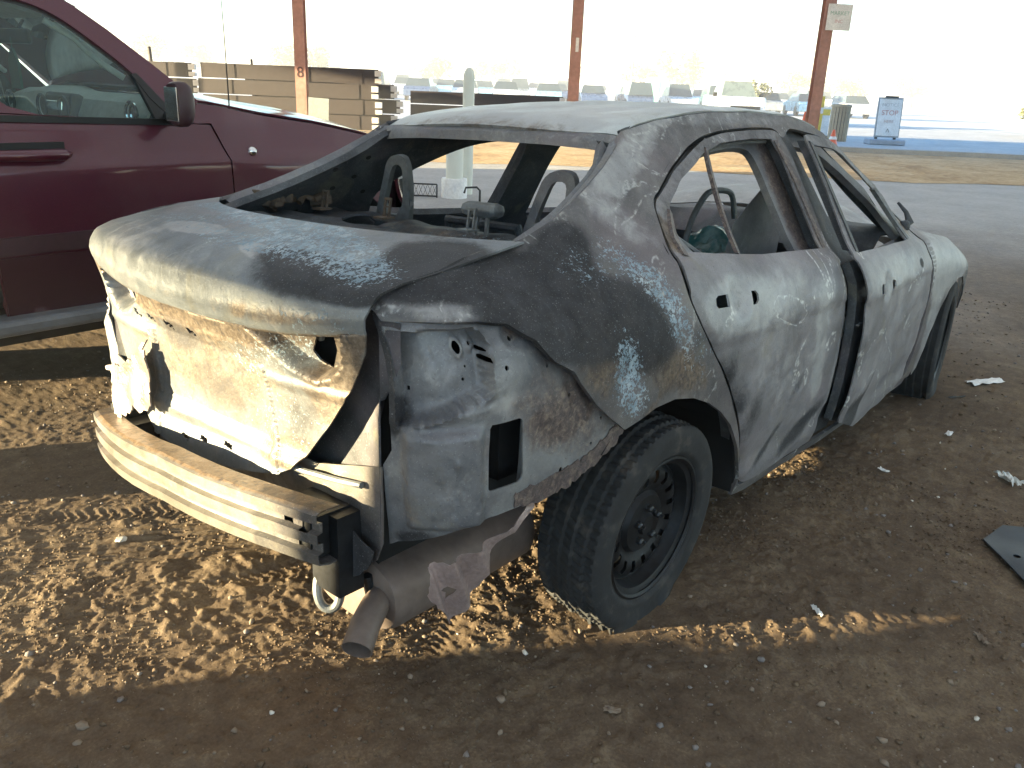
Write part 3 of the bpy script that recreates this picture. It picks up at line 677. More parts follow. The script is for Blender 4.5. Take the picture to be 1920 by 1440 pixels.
# ---- boot lid
PKL = [(-.262, .915), (-.34, .945), (-.46, .965), (-.545, .975), (-.56, .93), (-.545, .875), (-.515, .84), (-.46, .822), (-.385, .838), (-.32, .872)]
def pocket_d(p):
    ins = False; d = 9
    for (x1, y1), (x2, y2) in zip(PKL, PKL[1:]+PKL[:1]):
        if (y1 > p[1]) != (y2 > p[1]) and p[0] < (x2-x1)*(p[1]-y1)/(y2-y1)+x1: ins = not ins
        ab = (x2-x1, y2-y1); t = ((p[0]-x1)*ab[0]+(p[1]-y1)*ab[1])/(ab[0]**2+ab[1]**2); t = min(1, max(0, t)); d = min(d, math.hypot(p[0]-x1-t*ab[0], p[1]-y1-t*ab[1]))
    return d if ins else -d
def lid_pt(s, t):
    """s across -1..1, t along the profile 0..1 (front edge, over the top, down the rear face)"""
    T = t*10
    prof_c = [(0, -.600, 1.112), (1.5, -.68, 1.100), (3, -.77, 1.078), (3.8, -.83, 1.059), (4.4, -.886, 1.032), (4.62, -.900, 1.012), (5.4, -.906, .955), (5.9, -.900, .922), (6.15, -.892, .908), (6.6, -.880, .872), (7.4, -.866, .78), (8.4, -.850, .66), (9.2, -.842, .575), (9.6, -.85, .545), (10, -.858, .50)]
    prof_e = [(0, -.392, 1.106), (1.5, -.54, 1.091), (3, -.69, 1.066), (3.8, -.765, 1.054), (4.4, -.818, 1.036), (4.8, -.838, 1.010), (5.4, -.846, .990), (5.9, -.843, .968), (6.15, -.838, .956), (6.6, -.832, .915), (7.4, -.828, .80), (8.4, -.835, .69), (9.2, -.840, .595), (9.6, -.846, .555), (10, -.852, .53)]
    wid = [(0, .655), (1.5, .672), (3, .668), (4.4, .640), (5.4, .628), (6.15, .622), (6.6, .612), (7.4, .548), (8.4, .475), (9.2, .40), (9.6, .355), (10, .31)]
    a = abs(s)
    def L3(P): 
        return lerp([(p[0], p[1]) for p in P], T), lerp([(p[0], p[2]) for p in P], T)
    xc, zc = L3(prof_c); xe, ze = L3(prof_e); k = a**2.6
    x = xc+(xe-xc)*k; z = zc+(ze-zc)*k; y = s*lerp(wid, T)
    if T > 7: z -= .10*y*(T-7)/3-.0*k
    # stamped shapes of the lower face
    if T > 6.1:
        n_ = noise.noise(Vector((y*6, z*6, 4)))+.5*noise.noise(Vector((y*15, z*15, 4)))
        x += .005*n_
        # lamp pockets
        if z > .79:
            q2 = (-abs(y), z); dd = pocket_d(q2)
            if dd > 0: x += .050*min(1, dd/.020)
            elif dd > -.012: x -= .004*(1+dd/.012)
        q = max(abs(y)/.27, abs(z-.73)/.11)                      # number-plate recess
        if q < 1.2: x += .012*min(1, (1.2-q)/.3)
        t2 = (z-.80)/.012; x -= .006*math.exp(-t2*t2)*(1 if abs(y) > .28 else 0)   # ridge under the lamps
        t3 = (z-.60)/.02; x -= .008*math.exp(-t3*t3)
        if abs(abs(y)-(.26+.12*(.83-z))) < .012 and z < .82: x -= .005
    return Vector((x, y, z+.0012*noise.noise(Vector((x*5, y*5, z*5)))*(1 if T > 1 else 0)))
# parameter-space stains (s, T/10)
def lid_burn(s, t):
    T = t*10; p = lid_pt(s, t); y = p.y; o = [0, 0, 0, 0]
    if T < 4.4: T = min(4.4, lerp([(-.872, 4.4), (-.81, 3.8), (-.72, 3), (-.56, 1.5), (-.405, 0)], p.x))
    def b(cy, ct, ry, rt, ch, v, rot=0):
        a = math.radians(rot); du, dv = (y-cy), (T-ct)*.12; P = (du*math.cos(a)+dv*math.sin(a))/ry; Q = (-du*math.sin(a)+dv*math.cos(a))/rt; d = P*P+Q*Q
        if d < 4: o[ch] += v*math.exp(-d*d*.8)
    if T < 5:
        b(-.48, 4.1, .24, .085, 0, .95); b(-.62, 2.9, .13, .22, 0, .9); b(-.30, 3.6, .16, .05, 0, .6); b(-.55, 1.6, .14, .12, 0, .5); b(.1, 3.4, .12, .04, 0, .25)
        b(.36, 1.5, .22, .07, 1, .95, -10); b(.10, 1.9, .24, .085, 1, 1.1, -12); b(-.18, 2.3, .22, .085, 1, 1.15, -15); b(-.40, 2.9, .17, .07, 1, 1.1, -20); b(-.52, 3.4, .10, .06, 1, .9); b(.3, 2.9, .3, .06, 1, .55); b(-.05, 3.5, .2, .05, 1, .75); b(-.3, 3.2, .2, .08, 1, .8)
        b(.16, 3.3, .13, .035, 3, 1.4); b(-.20, 3.75, .10, .028, 3, 1.5, -10); b(-.33, 3.8, .08, .024, 3, 1.4); b(.40, 3.6, .2, .10, 3, .5); b(0, .2, .6, .03, 3, .8); b(.1, 4.5, .5, .05, 3, .4)
        b(0, .1, .7, .02, 2, .3)
    else:
        b(.35, 5.2, .3, .08, 3, .25); b(-.4, 5.3, .25, .08, 2, .35); b(0, 5.5, .7, .04, 2, .35); b(-.2, 5.0, .5, .1, 0, .22); b(-.5, 5.5, .12, .1, 1, .35)
    if T > 6.0:
        b(0, 6.3, .7, .04, 2, .8); b(0, 8, .8, .3, 2, .50); b(.0, 7.4, .3, .1, 2, .2); b(-.52, 7.0, .08, .15, 2, .9); b(-.4, 6.7, .12, .06, 0, .25); b(-.36, 6.6, .08, .06, 1, .5)
        b(.45, 7.0, .15, .12, 3, .4); b(0, 8.0, .8, .5, 0, .20); b(-.2, 8.4, .25, .15, 0, .28); b(.1, 7.6, .2, .08, 0, .22); b(-.35, 9.2, .12, .06, 2, .5); b(.1, 6.9, .12, .05, 0, .35); b(-.3, 8.6, .15, .12, 1, .35); b(-.42, 8.2, .08, .15, 0, .3); b(-.22, 7.0, .08, .05, 1, .5); b(-.05, 9.4, .4, .06, 3, .5)
    return [min(1, max(0, c)) for c in o]
def lid_hole_tests(p):
    y, z = p.y, p.z
    for cy in (.40, .315, .235, .02, .14): 
        if abs(y-cy+.5*(z-.850)) < .020 and abs(z-(.850+.3*(y-cy))) < .0085 and z < .90: return True   # torn slots under the lip
    for cy, cz in ((.143, .528), (.05, .545), (-.07, .562)):
        if abs(y-cy) < .020 and abs(z-cz-.1*(y-cy)) < .0065: return True
    return False
NS, NT = 190, 150
rows = []; attr = []
tt = []
for j in range(NT+1):
    tt.append(.61*j/45 if j < 45 else .61+.39*(j-45)/(NT-45))
LHOLE = [(-.407, .878), (-.431, .916), (-.483, .924), (-.484, .892), (-.462, .846), (-.424, .860)]
def snap_hole(p):
    q = (-abs(p.y), p.z); best = None; ins = False
    for (x1, y1), (x2, y2) in zip(LHOLE, LHOLE[1:]+LHOLE[:1]):
        if (y1 > q[1]) != (y2 > q[1]) and q[0] < (x2-x1)*(q[1]-y1)/(y2-y1)+x1: ins = not ins
        ab = (x2-x1, y2-y1); t = min(1, max(0, ((q[0]-x1)*ab[0]+(q[1]-y1)*ab[1])/(ab[0]**2+ab[1]**2))); c = (x1+t*ab[0], y1+t*ab[1]); d = math.hypot(q[0]-c[0], q[1]-c[1])
        if best is None or d < best[0]: best = (d, c)
    return best[0], best[1], ins
for t in tt:
    row = []
    for i in range(NS+1):
        s = -1+2*i/NS; row.append(lid_pt(s, t)); attr.append(lid_burn(s, t))
    rows.append(row)
mb = MB().grid(rows)
fs = []; rim_v = set()
for f in mb.f:
    c = sum((mb.v[i] for i in f), Vector())/4
    T = tt[f[0]//(NS+1)]*10
    if T > 6.05 and abs(abs(c.y)-.445) < .06 and c.z < .94 and snap_hole(c)[2]: rim_v.update(f); continue
    if T > 6.05 and lid_hole_tests(c): continue
    fs.append(f)
for i in rim_v:
    d_, c_, in_ = snap_hole(mb.v[i])
    if d_ < .009: mb.v[i].y = math.copysign(c_[0], mb.v[i].y); mb.v[i].z = c_[1]
mb.f = [tuple(reversed(f)) for f in fs]
LID = mb.build('boot_lid', M_LID, SED, smooth=True, xf=TB, solid=.005, attr=attr, split=60)
LID.modifiers['thick'].offset = -1
LID['label'] = 'sooty boot lid with blue-white ash patches and a bare scorched rear face'
sub(LID)
# lamp bolts and stampings on the lid
mb = MB()
for y, z in ((-.525, .925), (-.520, .868), (-.395, .900), (-.275, .93)):
    x = -.782 if y < -.3 else -.846
    MB().lathe([(.010, 0), (.010, -.008), (.006, -.012), (.0, -.012)], 8, (x, y, z), 'X').build('lamp_bolt', M_BLT, LID, xf=TB)
# ragged sheet of melted trim hanging from the left of the lid
fl = [(.26, .785), (.275, .76), (.245, .70), (.255, .66), (.235, .60), (.27, .585), (.30, .57), (.345, .575), (.36, .555), (.41, .535), (.44, .51), (.45, .55), (.47, .58), (.50, .64), (.52, .655), (.47, .67), (.42, .68), (.36, .71), (.31, .75)]
def jag(poly, a, step=.012, sd=3):
    R = random.Random(sd); P = resample(poly, step); return [(x+R.uniform(-a, a), z+R.uniform(-a, a)) for x, z in P]
panel('melted_trim', jag(fl, .007), lambda y, z: Vector((-.875-.06*(.78-z)*1.6+.012*noise.noise(Vector((y*14, z*14, 1)))-.02*(.5-y if y < .5 else 0), y, z)), M_FOIL, LID, step=.012, solid=.004, xf=TB, flip=True, burn=blobs([(.4, .6, .3, .2, 0, 3, .8)]))

# ---- rear under-skin (behind the missing bumper and tail lamp)
IN = [(-.958, .455), (-.93, .47), (-.715, .525), (-.60, .548), (-.522, .551), (-.461, .549), (-.40, .555), (-.337, .572), (-.241, .618), (-.19, .655), (-.22, .70), (-.30, .76), (-.38, .84), (-.43, .93), (-.50, .985), (-.60, 1.0), (-.80, 1.0), (-.925, .995), (-.925, .87), (-.93, .70), (-.958, .66)]
POCK = [(-.905, .958), (-.786, .966), (-.60, .969), (-.572, .940), (-.584, .890), (-.588, .835), (-.689, .806), (-.803, .777), (-.905, .757)]
RECT = [(-.592, .767), (-.507, .767), (-.501, .761), (-.499, .635), (-.503, .624), (-.512, .618), (-.600, .614), (-.606, .620), (-.599, .759)]
def metric(u, z): return (Suz(u+.002, z)-Suz(u-.002, z)).length/.004
def small(cx, cz, r): return circle(cx, cz, r, 8, 1/metric(cx, cz))
IH = [RECT, circle(-.660, .926, .0145, 18, 1/metric(-.66, .93)), small(-.610, .933, .005), small(-.586, .905, .0065), small(-.584, .922, .0045), [(-.882, .826), (-.870, .826), (-.870, .836), (-.882, .836)], small(-.654, .858, .004), small(-.507, .938, .006), small(-.538, .884, .006),
      small(-.456, .866, .005), small(-.416, .781, .005), circle(-.438, .600, .009, 10, .8), small(-.30, .70, .004), small(-.64, .885, .003), small(-.33, .64, .004)]
PK = np.array(POCK)
def inner_map(u, z):
    p = Suz(u, z, -.030)
    q = np.array([[u, z]]); ins = inpoly(q, POCK)[0]; d = distpoly(q, POCK)[0]
    dep = 0
    if ins: dep = .052*min(1, d/.009)
    elif d < .012: dep = -.005*(1-d/.012)
    for cx, cz, r_, h_ in ((-.610, .930, .016, -.008), (-.660, .926, .022, -.006), (-.586, .905, .013, -.006), (-.70, .63, .008, .002), (-.78, .66, .01, -.002), (-.74, .56, .01, -.003), (-.64, .58, .01, -.003), (-.81, .57, .012, -.002), (-.72, .69, .012, -.003), (-.77, .905, .01, .004), (-.507, .945, .02, .008)):
        e = math.hypot(u-cx, z-cz)/r_
        if e < 1.2: dep += h_*min(1, (1.2-e)*3)
    # raised flat lower field, stiffening bead, shelf under the lamp
    lo = min(1, max(0, (z-.515-.07*(u+.9))/.012))*min(1, max(0, (.755+.06*(u+.9)-z)/.015))*min(1, max(0, (u+.90)/.02))*min(1, max(0, (-.615-u)/.03))
    dep -= .020*lo
    t = (z-.775-.09*(u+.9))/.012; dep -= .008*math.exp(-t*t)*min(1, max(0, (-.56-u)*10))
    for k, (a0, b0, a1, b1) in enumerate(((-.47, .93, -.36, .66), (-.42, .90, -.30, .66), (-.50, .80, -.40, .58))):   # vertical flutes near the arch
        L = math.hypot(a1-a0, b1-b0); tt_ = ((u-a0)*(a1-a0)+(z-b0)*(b1-b0))/L/L; dd = abs((u-a0)*(b1-b0)-(z-b0)*(a1-a0))/L
        if 0 < tt_ < 1: dep += .006*math.exp(-(dd/.014)**2)*math.sin(tt_*math.pi)
    if u < -.45:
        th = min((X0-u)/.78*math.pi/2*.98, 1.5); n_ = Vector((math.sin(th), math.cos(th), 0))
    else: n_ = Vector((0, 1, 0))
    p = p+n_*dep
    p += n_*(.0035*noise.noise(Vector((u*9, z*9, 2)))+.002*noise.noise(Vector((u*22, z*22, 2))))
    return p
IB = blobs([(-.45, .80, .1, .12, 0, 2, .55), (-.36, .70, .12, .1, 0, 2, .65), (-.49, .955, .04, .03, 0, 2, .6), (-.88, .62, .04, .2, 0, 2, .45), (-.62, .69, .07, .07, 0, 2, .45), (-.85, .87, .05, .1, 20, 2, .35), (-.45, .88, .03, .05, 0, 0, .35), (-.39, .8, .05, .1, 20, 0, .4),
            (-.7, .5, .3, .022, 5, 0, .55), (-.88, .5, .06, .04, 0, 0, .5), (-.55, .56, .08, .02, 0, 0, .3), (-.9, .78, .05, .04, 0, 0, .6), (-.75, .88, .1, .05, 0, 3, .5), (-.75, .63, .12, .08, 0, 3, .35), (-.55, .85, .05, .12, 0, 3, .45), (-.68, .79, .15, .02, 8, 3, .5), (-.66, .926, .022, .02, 0, 3, 1.2), (-.7, .82, .1, .02, 8, 2, .3), (-.92, .9, .02, .2, 0, 0, .7)])
for mir in (False, True):
    o = panel('tail_side_panel', IN if mir else IN, inner_map, M_INNER, SED, holes=IH if not mir else [RECT], step=.0085 if not mir else .02, solid=.004, xf=TB, burn=IB if not mir else blobs([(-.8, .7, .3, .4, 0, 3, .15), (-.8, .6, .2, .2, 0, 0, .2)]), mirror=mir, split=70)
    o['label'] = 'left tail side panel, bulged' if mir else 'right tail side panel with lamp recess and open vent'
# black box behind the square hole stands in for its dark inside
MB().box((-.50, -.70, .69), (.14, .10, .20)).build('vent_dark_fill', M_BLACK, SED, xf=TB)
# ragged liner edge along the wheel arch
ar = [(-.52, .552), (-.46, .545), (-.40, .552), (-.337, .568), (-.27, .60), (-.205, .64), (-.19, .66), (-.215, .68), (-.28, .645), (-.35, .61), (-.42, .60), (-.52, .59)]
panel('arch_liner_edge', jag(ar, .006, .01, 5), side(-.026), M_INNER, SED, step=.02, solid=.003, xf=TB, burn=blobs([(-.35, .6, .4, .2, 0, 2, .8), (-.3, .62, .2, .1, 0, 0, .3)]))
# boot gutter between lid and side
for sg in (-1, 1):
    rows = []
    for z in np.linspace(.98, .50, 12):
        wl = lerp([(.50, .30), (.60, .40), (.70, .475), (.80, .545), (.88, .60), (.98, .60)], z)
        rows.append([Vector((-.770, sg*(wl-.10), z)), Vector((-.765, sg*(wl-.02), z)), Vector((-.768, sg*(wl+.04), z)), Vector((-.79, sg*max(wl+.07, .60), z)), Vector((-.805, sg*.62, z))])
    MB().grid(rows).build('boot_gutter', M_SOOT, SED, xf=TB, smooth=True, solid=.004)
# top of gutter lip
# lower rear panel
def rp(y, z):
    x = -.805-.012*math.cos(y*2.2)
    x += .004*math.sin(y*70)*math.exp(-((z-.56)/.04)**2)
    for cy in (-.2, -.12, -.05, .1, .25): x -= .004*math.exp(-((y-cy)/.01)**2)*min(1, max(0, (.58-z)*20))
    if z < .40: x += (.40-z)*.5
    x += .004*noise.noise(Vector((y*8, z*8, 6)))
    return Vector((x, y, z))
RPO = [(-.622, .655), (-.622, .47), (-.60, .42), (-.47, .335), (-.3, .30), (.3, .30), (.47, .335), (.60, .42), (.622, .47), (.622, .655), (.4, .60), (-.4, .60)]
panel('rear_lower_panel', RPO, rp, M_BEAM, SED, step=.018, solid=.005, xf=TB, flip=True, holes=[circle(-.50, .50, .012, 10)], burn=blobs([(-.56, .55, .09, .15, 0, 0, .45), (-.5, .45, .12, .08, 0, 0, .5), (0, .5, .35, .15, 0, 3, .6), (-.45, .58, .1, .05, 0, 2, .4)]))
MB().tube([Vector((-.845, -.30, .585)), Vector((-.835, -.38, .580)), Vector((-.825, -.50, .590)), Vector((-.82, -.57, .60))], .008, 8).build('release_cable', M_GREY, SED, xf=TB)
# boot cavity (dark)
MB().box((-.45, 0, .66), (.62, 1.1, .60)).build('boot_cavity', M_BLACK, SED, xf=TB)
# ---- bumper beam: folded profile swept on a bow
prof = [(.062, .560), (.012, .562), (.0, .556), (.0, .535), (.014, .530), (.014, .500), (.0, .495), (.0, .470), (.014, .465), (.014, .437), (.0, .432), (.004, .405), (.03, .396), (.062, .398)]
ys = np.linspace(-.545, .575, 90); rows = []; attr = []
for y in ys:
    bx = -1.005+.085*(abs(y)/.56)**2.0
    rows.append([Vector((bx+d, y, .560-(.560-z)*.78-.10*max(0, y)-.03*max(0, -y-.40)+.001*noise.noise(Vector((y*20, z*20, 0))))) for d, z in prof])
    for d, z in prof: attr.append((0.30+.25*(y < -.36)+.3*(y > .5), 0, .95 if (z > .55 and d > .006) else .15+.25*random.random(), .05))
mb = MB().grid(rows)
# torn bolt slots near the right end
fs = []
for f in mb.f:
    c = sum((mb.v[i] for i in f), Vector())/4
    if any(abs(c.y-hy) < .014 and abs(c.z-hz) < .012 for hy, hz in ((-.455, .522), (-.505, .520), (-.495, .472))): continue
    fs.append(f)
mb.f = fs
BB = mb.build('bumper_beam', M_BEAM, SED, xf=TB, solid=.004, attr=attr); BB['label'] = 'bare curved bumper beam with rust along its top'
# beam brackets and tow loop
for sg in (-1, 1):
    mb = MB(); mb.box((-.87, sg*.45, .485-.03*(sg > 0)), (.11, .14, .10)); mb.box((-.84, sg*.50, .43), (.07, .10, .20)); mb.build('beam_bracket', M_RIM, SED, xf=TB)
MB().tube(sm([Vector((-.86, -.455, .36)), Vector((-.875, -.46, .31)), Vector((-.87, -.475, .27)), Vector((-.85, -.50, .27)), Vector((-.84, -.51, .31)), Vector((-.84, -.50, .36))]), .011, 10).build('tow_loop', M_GREY, SED, xf=TB)
panel('bracket_skirt', jag([(-.62, .46), (-.60, .41), (-.52, .345), (-.44, .34), (-.40, .40), (-.41, .47), (-.5, .50)], .004, .02, 9), lambda y, z: Vector((-.835+.03*(z-.4), y, z)), M_SOOT, SED, xf=TB, step=.03, flip=True, burn=blobs([(-.5, .4, .4, .3, 0, 0, .9)]))
# exhaust
def Tn(v): return v
mb = MB(); prof = []
c0 = Vector((-.72, -.465, .280)); ax_ = Vector((1, -.0, -.0))
rows = []
for i, (dx, sc) in enumerate(((-.06, .0), (-.06, .82), (-.052, .95), (-.035, 1), (.44, 1), (.455, .95), (.46, .8), (.46, 0))):
    rows.append([c0+Vector((dx, .168*sc*math.copysign(abs(math.cos(a))**.75, math.cos(a)), .098*sc*math.copysign(abs(math.sin(a))**.75, math.sin(a)))) for a in np.linspace(0, 2*math.pi, 33)])
MUF = mb.grid(rows).build('muffler', M_MUF, SED, smooth=True, split=35); sub(MUF)
MB().tube([Vector((-.76, -.565, .29)), Vector((-.80, -.585, .288)), Vector((-.85, -.61, .272)), Vector((-.90, -.64, .245))], [.030, .034, .035, .036], 16, caps=False).build('tail_pipe', M_MUF, MUF, smooth=True, solid=.002)
MB().tube([Vector((-.40, -.5, .28)), Vector((-.2, -.35, .28)), Vector((.4, -.1, .24)), Vector((2.0, 0, .22))], .028, 12).build('exhaust_pipe', M_MUF, MUF, smooth=True)
MB().tube([Vector((-.776, -.545, .30)), Vector((-.785, -.545, .315)), Vector((-.79, -.545, .345))], .012, 8).build('muffler_hanger', M_RIM, MUF)
# torn foil heat shield hanging beneath the side
sh = [(-.765, .445), (-.66, .455), (-.55, .475), (-.475, .505), (-.44, .535), (-.455, .50), (-.49, .485), (-.52, .43), (-.55, .38), (-.575, .335), (-.62, .305), (-.655, .275), (-.68, .305), (-.715, .325), (-.752, .35), (-.76, .40)]
panel('heat_shield_flap', jag(sh, .004, .012, 11), lambda u, z: Suz(u, max(z, .3), -.03)+Vector((-.06, .012*math.sin(u*60+z*30)+.02*(.5-z), z-max(z, .3)+.01)), M_FOILP, SED, step=.014, solid=.002, xf=TB, holes=[[(-.69, .37), (-.672, .385), (-.65, .38), (-.655, .365), (-.67, .345), (-.672, .365)]])
# ---- underbody, wheel housings, axle
mb = MB(); mb.box((1.42, 0, .27), (1.86, 1.50, .10)); mb.box((.1, 0, .34), (1.3, .80, .08)); mb.box((2.9, 0, .42), (.7, 1.1, .3)); mb.build('floor_pan', M_SOOT, SED, xf=TB)
def housing(cx, sg, mirror):
    rows = []
    A0_, A1_ = (-.15, math.pi-.72) if cx < 1 else (.95, math.pi+.15)
    for a in np.linspace(A0_, A1_, 18):
        rows.append([Vector((cx+.43*math.cos(a), sg*y, .32+.425*math.sin(a))) for y in (.845, .70, .50)])
    rows2 = [[Vector((cx+.43*math.cos(a)*k, sg*.50, .32+.425*math.sin(a)*k)) for k in (1, .5, .01)] for a in np.linspace(A0_, A1_, 18)]
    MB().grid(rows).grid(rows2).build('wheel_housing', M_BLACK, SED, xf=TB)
for cx in (.03, 2.71):
    for sg in (-1, 1): housing(cx, sg, False)
MB().tube([Vector((.02, -.66, .30)), Vector((.15, -.5, .27)), Vector((.15, .5, .27)), Vector((.02, .66, .30))], .045, 10).build('rear_axle_beam', M_SOOT, SED)
# spare well bulge seen under the tail
MB().lathe([(.0, .17), (.26, .17), (.30, .20), (.31, .36)], 24, (-.42, -.02, 0)).build('spare_wheel_well', M_BEAM, SED, xf=TB, smooth=True, attr=[(.3, 0, .3, .2)]*96)

# ---- wheels
def make_wheel(name, cx, sg, r=.315, rr=.21, w=.20, flat=.0, steer=0.0, camber=0.0, z0=.285, squash=1.0):
    """sg -1: right side; outer face towards -y"""
    Rm = Matrix.Rotation(steer, 3, 'Z') @ Matrix.Rotation(camber, 3, 'X')
    C_ = Vector((cx, sg*.755, z0))
    def T(v):
        p = Rm @ Vector((v.x, -sg*v.y*-1*-1 if False else sg*(-v.y), v.z))
        q = C_+p
        if q.z < .012+flat*0:                       # tyre spreads on the ground
            bulge = .012-q.z; q.z = .004+.05*0; q.y += sg*min(.03, bulge*.5)*(1 if v.y < 0 else -.6)
        return q
    hub = wheelpart = None
    o = empty(name, (0, 0, 0)); return T
M_RIM2 = simple('charred_nut_steel', (.05, .052, .055), .45, .6)
def wheel_mesh(cx, sg, steer=0.0, camber=0.0, z0=.285, r=.315, hero=True):
    Rm = Matrix.Rotation(steer, 3, 'Z') @ Matrix.Rotation(camber, 3, 'X'); C_ = Vector((cx, sg*.76, z0))
    def T(v):                                          # local: outer face at +y
        q = C_+Rm @ Vector((v.x, sg*v.y, v.z))
        if q.z < .015:
            b_ = .015-q.z; q.z = -.012; q.y += sg*(1 if v.y > 0 else -1)*min(.025, b_*.6)
        return q
    W2 = .100
    # tyre section with circumferential grooves, lateral sipes modelled as notches
    sec = [(.212, -.088), (.240, -.100), (.272, -.104), (.296, -.098), (r-.006, -.086)]
    ng = [-.086, -.062, -.056, -.050, -.044, -.020, -.015, -.009, -.004, .015, .020, .026, .031, .052, .058, .064, .070, .086]
    lv = [0, 0, 0, 1, 1, 0, 0, 1, 1, 0, 0, 1, 1, 0, 0, 1, 1, 0]
    tre = [(r-(.007 if (i % 4 == 3 or i % 4 == 0) and 0 < i < 17 else 0)-.006*(abs(y)/.086)**3, y) for i, y in enumerate(ng)]
    sec += [(a, b) for a, b in tre]
    sec += [(r-.010, .092), (.296, .100), (.270, .106), (.245, .101), (.238, .103), (.228, .100), (.214, .088), (.208, .075)]
    n = 216 if hero else 64; rows = []
    for k in range(n+1):
        a = 2*math.pi*k/n; row = []
        for j, (rr, y) in enumerate(sec):
            rr2 = rr
            if 5 <= j < 5+18:
                if hero and k % 3 == 0: rr2 -= .0065*(1 if (abs(y) > .03) else .6)
            a2 = a+(.02*math.sin(y*30) if hero else 0)
            wob = 1+.0022*noise.noise(Vector((math.cos(a)*2, math.sin(a)*2, y*8+cx)))
            row.append(T(Vector((rr2*wob*math.cos(a2), y, rr2*wob*math.sin(a2)))))
        rows.append(row)
    wh = MB()
    # pressed steel rim: flange, barrel, dish with holes
    rim = [(.205, -.088), (.198, -.080), (.190, -.05), (.172, -.02), (.172, .02), (.188, .050), (.192, .074), (.205, .080), (.2145, .084), (.2165, .092), (.210, .094), (.203, .088)]
    m = MB(); m.lathe(rim, 64, axis='Y'); 
    dish = [(.189, .052), (.182, .040), (.174, .038), (.160, .050), (.140, .056), (.120, .050), (.106, .040), (.096, .038), (.086, .052), (.060, .056), (.035, .054), (.030, .066), (.0, .066)]
    nn = 128; V_ = []; F_ = []
    for (rr, y) in dish:
        for k in range(nn): a = 2*math.pi*k/nn; V_.append(Vector((rr*math.cos(a), y, rr*math.sin(a))))
    for i in range(len(dish)-1):
        for k in range(nn):
            if i in (3, 4) and (k % 8) in (2, 3, 4): continue         # ventilation holes
            F_.append((i*nn+k, i*nn+(k+1) % nn, (i+1)*nn+(k+1) % nn, (i+1)*nn+k))
    m.add(V_, F_)
    m.v = [T(v) for v in m.v]
    root = m.build('wheel', M_RIM, SED, smooth=True, solid=.003, split=45)
    if hero: root['label'] = 'right rear wheel, black pressed-steel rim'
    sub(root)
    MB().grid(rows).build('tyre', M_TYRE, root, smooth=True, split=35)
    if hero:
        for k in range(5):
            a = 2*math.pi*k/5+.3; m2 = MB(); m2.lathe([(.010, 0), (.011, .014), (.009, .018), (.005, .020), (.005, .030), (0, .030)], 6, (.052*math.cos(a), .054, .052*math.sin(a)), 'Y')
            m2.v = [T(v) for v in m2.v]; m2.build('lug_nut', M_RIM2, root)
    m3 = MB(); m3.lathe([(.0, .0), (.13, .0), (.13, -.02), (0, -.02)], 40, axis='Y'); m3.v = [T(v) for v in m3.v]; m3.build('brake_disc', M_SOOT, root)
    return root
wheel_mesh(0.0, -1, camber=math.radians(2.5), z0=.283)
for c_, s_, st in ((0.0, 1, 0), (2.74, -1, math.radians(9)), (2.72, 1, 0)): wheel_mesh(c_, s_, steer=st, z0=.285, hero=False)

# ---- cabin: parcel shelf, seat frames, dash
def shelf(u, v):
    z = 1.052+.012*noise.noise(Vector((u*9, v*9, 3)))+.010*(1 if abs(v) > .45 else 0)-.02*min(1, max(0, (u+.30)/.03))
    z += .008*math.exp(-((u+.16)/.02)**2)-.012*math.exp(-((u+.02)/.03)**2)
    return Vector((u, v, z))
SO = [(-.44, -.62), (-.54, -.42), (-.59, -.15), (-.59, .15), (-.54, .42), (-.44, .62), (-.40, .66), (-.10, .70), (.10, .70), (.12, .3), (.10, -.3), (.12, -.70), (-.10, -.70), (-.40, -.66)]
SH_ = panel('parcel_shelf', SO, shelf, M_SOOT, SED, step=.022, solid=.008, xf=TB, holes=[circle(.005, .42, .10, 24, .75), circle(-.17, -.42, .085, 20, .75), circle(-.25, .40, .03, 10), circle(-.28, -.05, .03, 10, 2), [(-.1, -.1), (-.04, -.1), (-.04, -.2), (-.1, -.2)]],
           burn=blobs([(-.05, -.25, .12, .3, 0, 1, .5), (-.1, -.45, .1, .15, 0, 3, .6), (-.3, 0, .08, .7, 0, 0, .3), (0, 0, .05, .3, 0, 2, .5)]))
MB().box((-.15, 0, .93), (.6, 1.2, .08)).build('shelf_support', M_BLACK, SED, xf=TB)
for y, lean in ((.57, 0), (.235, 0), (-.15, 0)):                     # child-seat anchor brackets
    b0 = Vector((-.04, y, 1.055)); mb = MB()
    mb.box(b0+Vector((-.02, 0, .006)), (.05, .05, .006))
    mb.strip([b0+Vector((-.01, -.012, .008)), b0+Vector((0, -.012, .065))], .006, .008, (1, 0, 0)); mb.strip([b0+Vector((-.01, .012, .008)), b0+Vector((0, .012, .065))], .006, .008, (1, 0, 0))
    mb.box(b0+Vector((0, 0, .066)), (.008, .032, .007)); mb.box(b0+Vector((-.003, 0, .04)), (.006, .018, .005))
    mb.build('anchor_bracket', M_RUST if y > 0 else M_GREY, SED, xf=TB)
mb = MB()                                                               # charred latch remains at the left
R3 = random.Random(4)
for k in range(16):
    c = Vector((-.20+R3.uniform(-.09, .20), .66+R3.uniform(-.05, .03), 1.08+R3.uniform(0, .03))); mb.bbox(c, (R3.uniform(.03, .07), R3.uniform(.03, .09), R3.uniform(.015, .04)), .006, Matrix.Rotation(R3.uniform(0, 3), 3, 'Z') @ Matrix.Rotation(R3.uniform(-.4, .4), 3, 'X'))
mb.tube([Vector((-.12, .62, 1.08)), Vector((-.06, .64, 1.13)), Vector((.04, .66, 1.14)), Vector((.10, .68, 1.09))], .012, 6)
mb.build('melted_latch', M_RUST, SED, xf=TB)
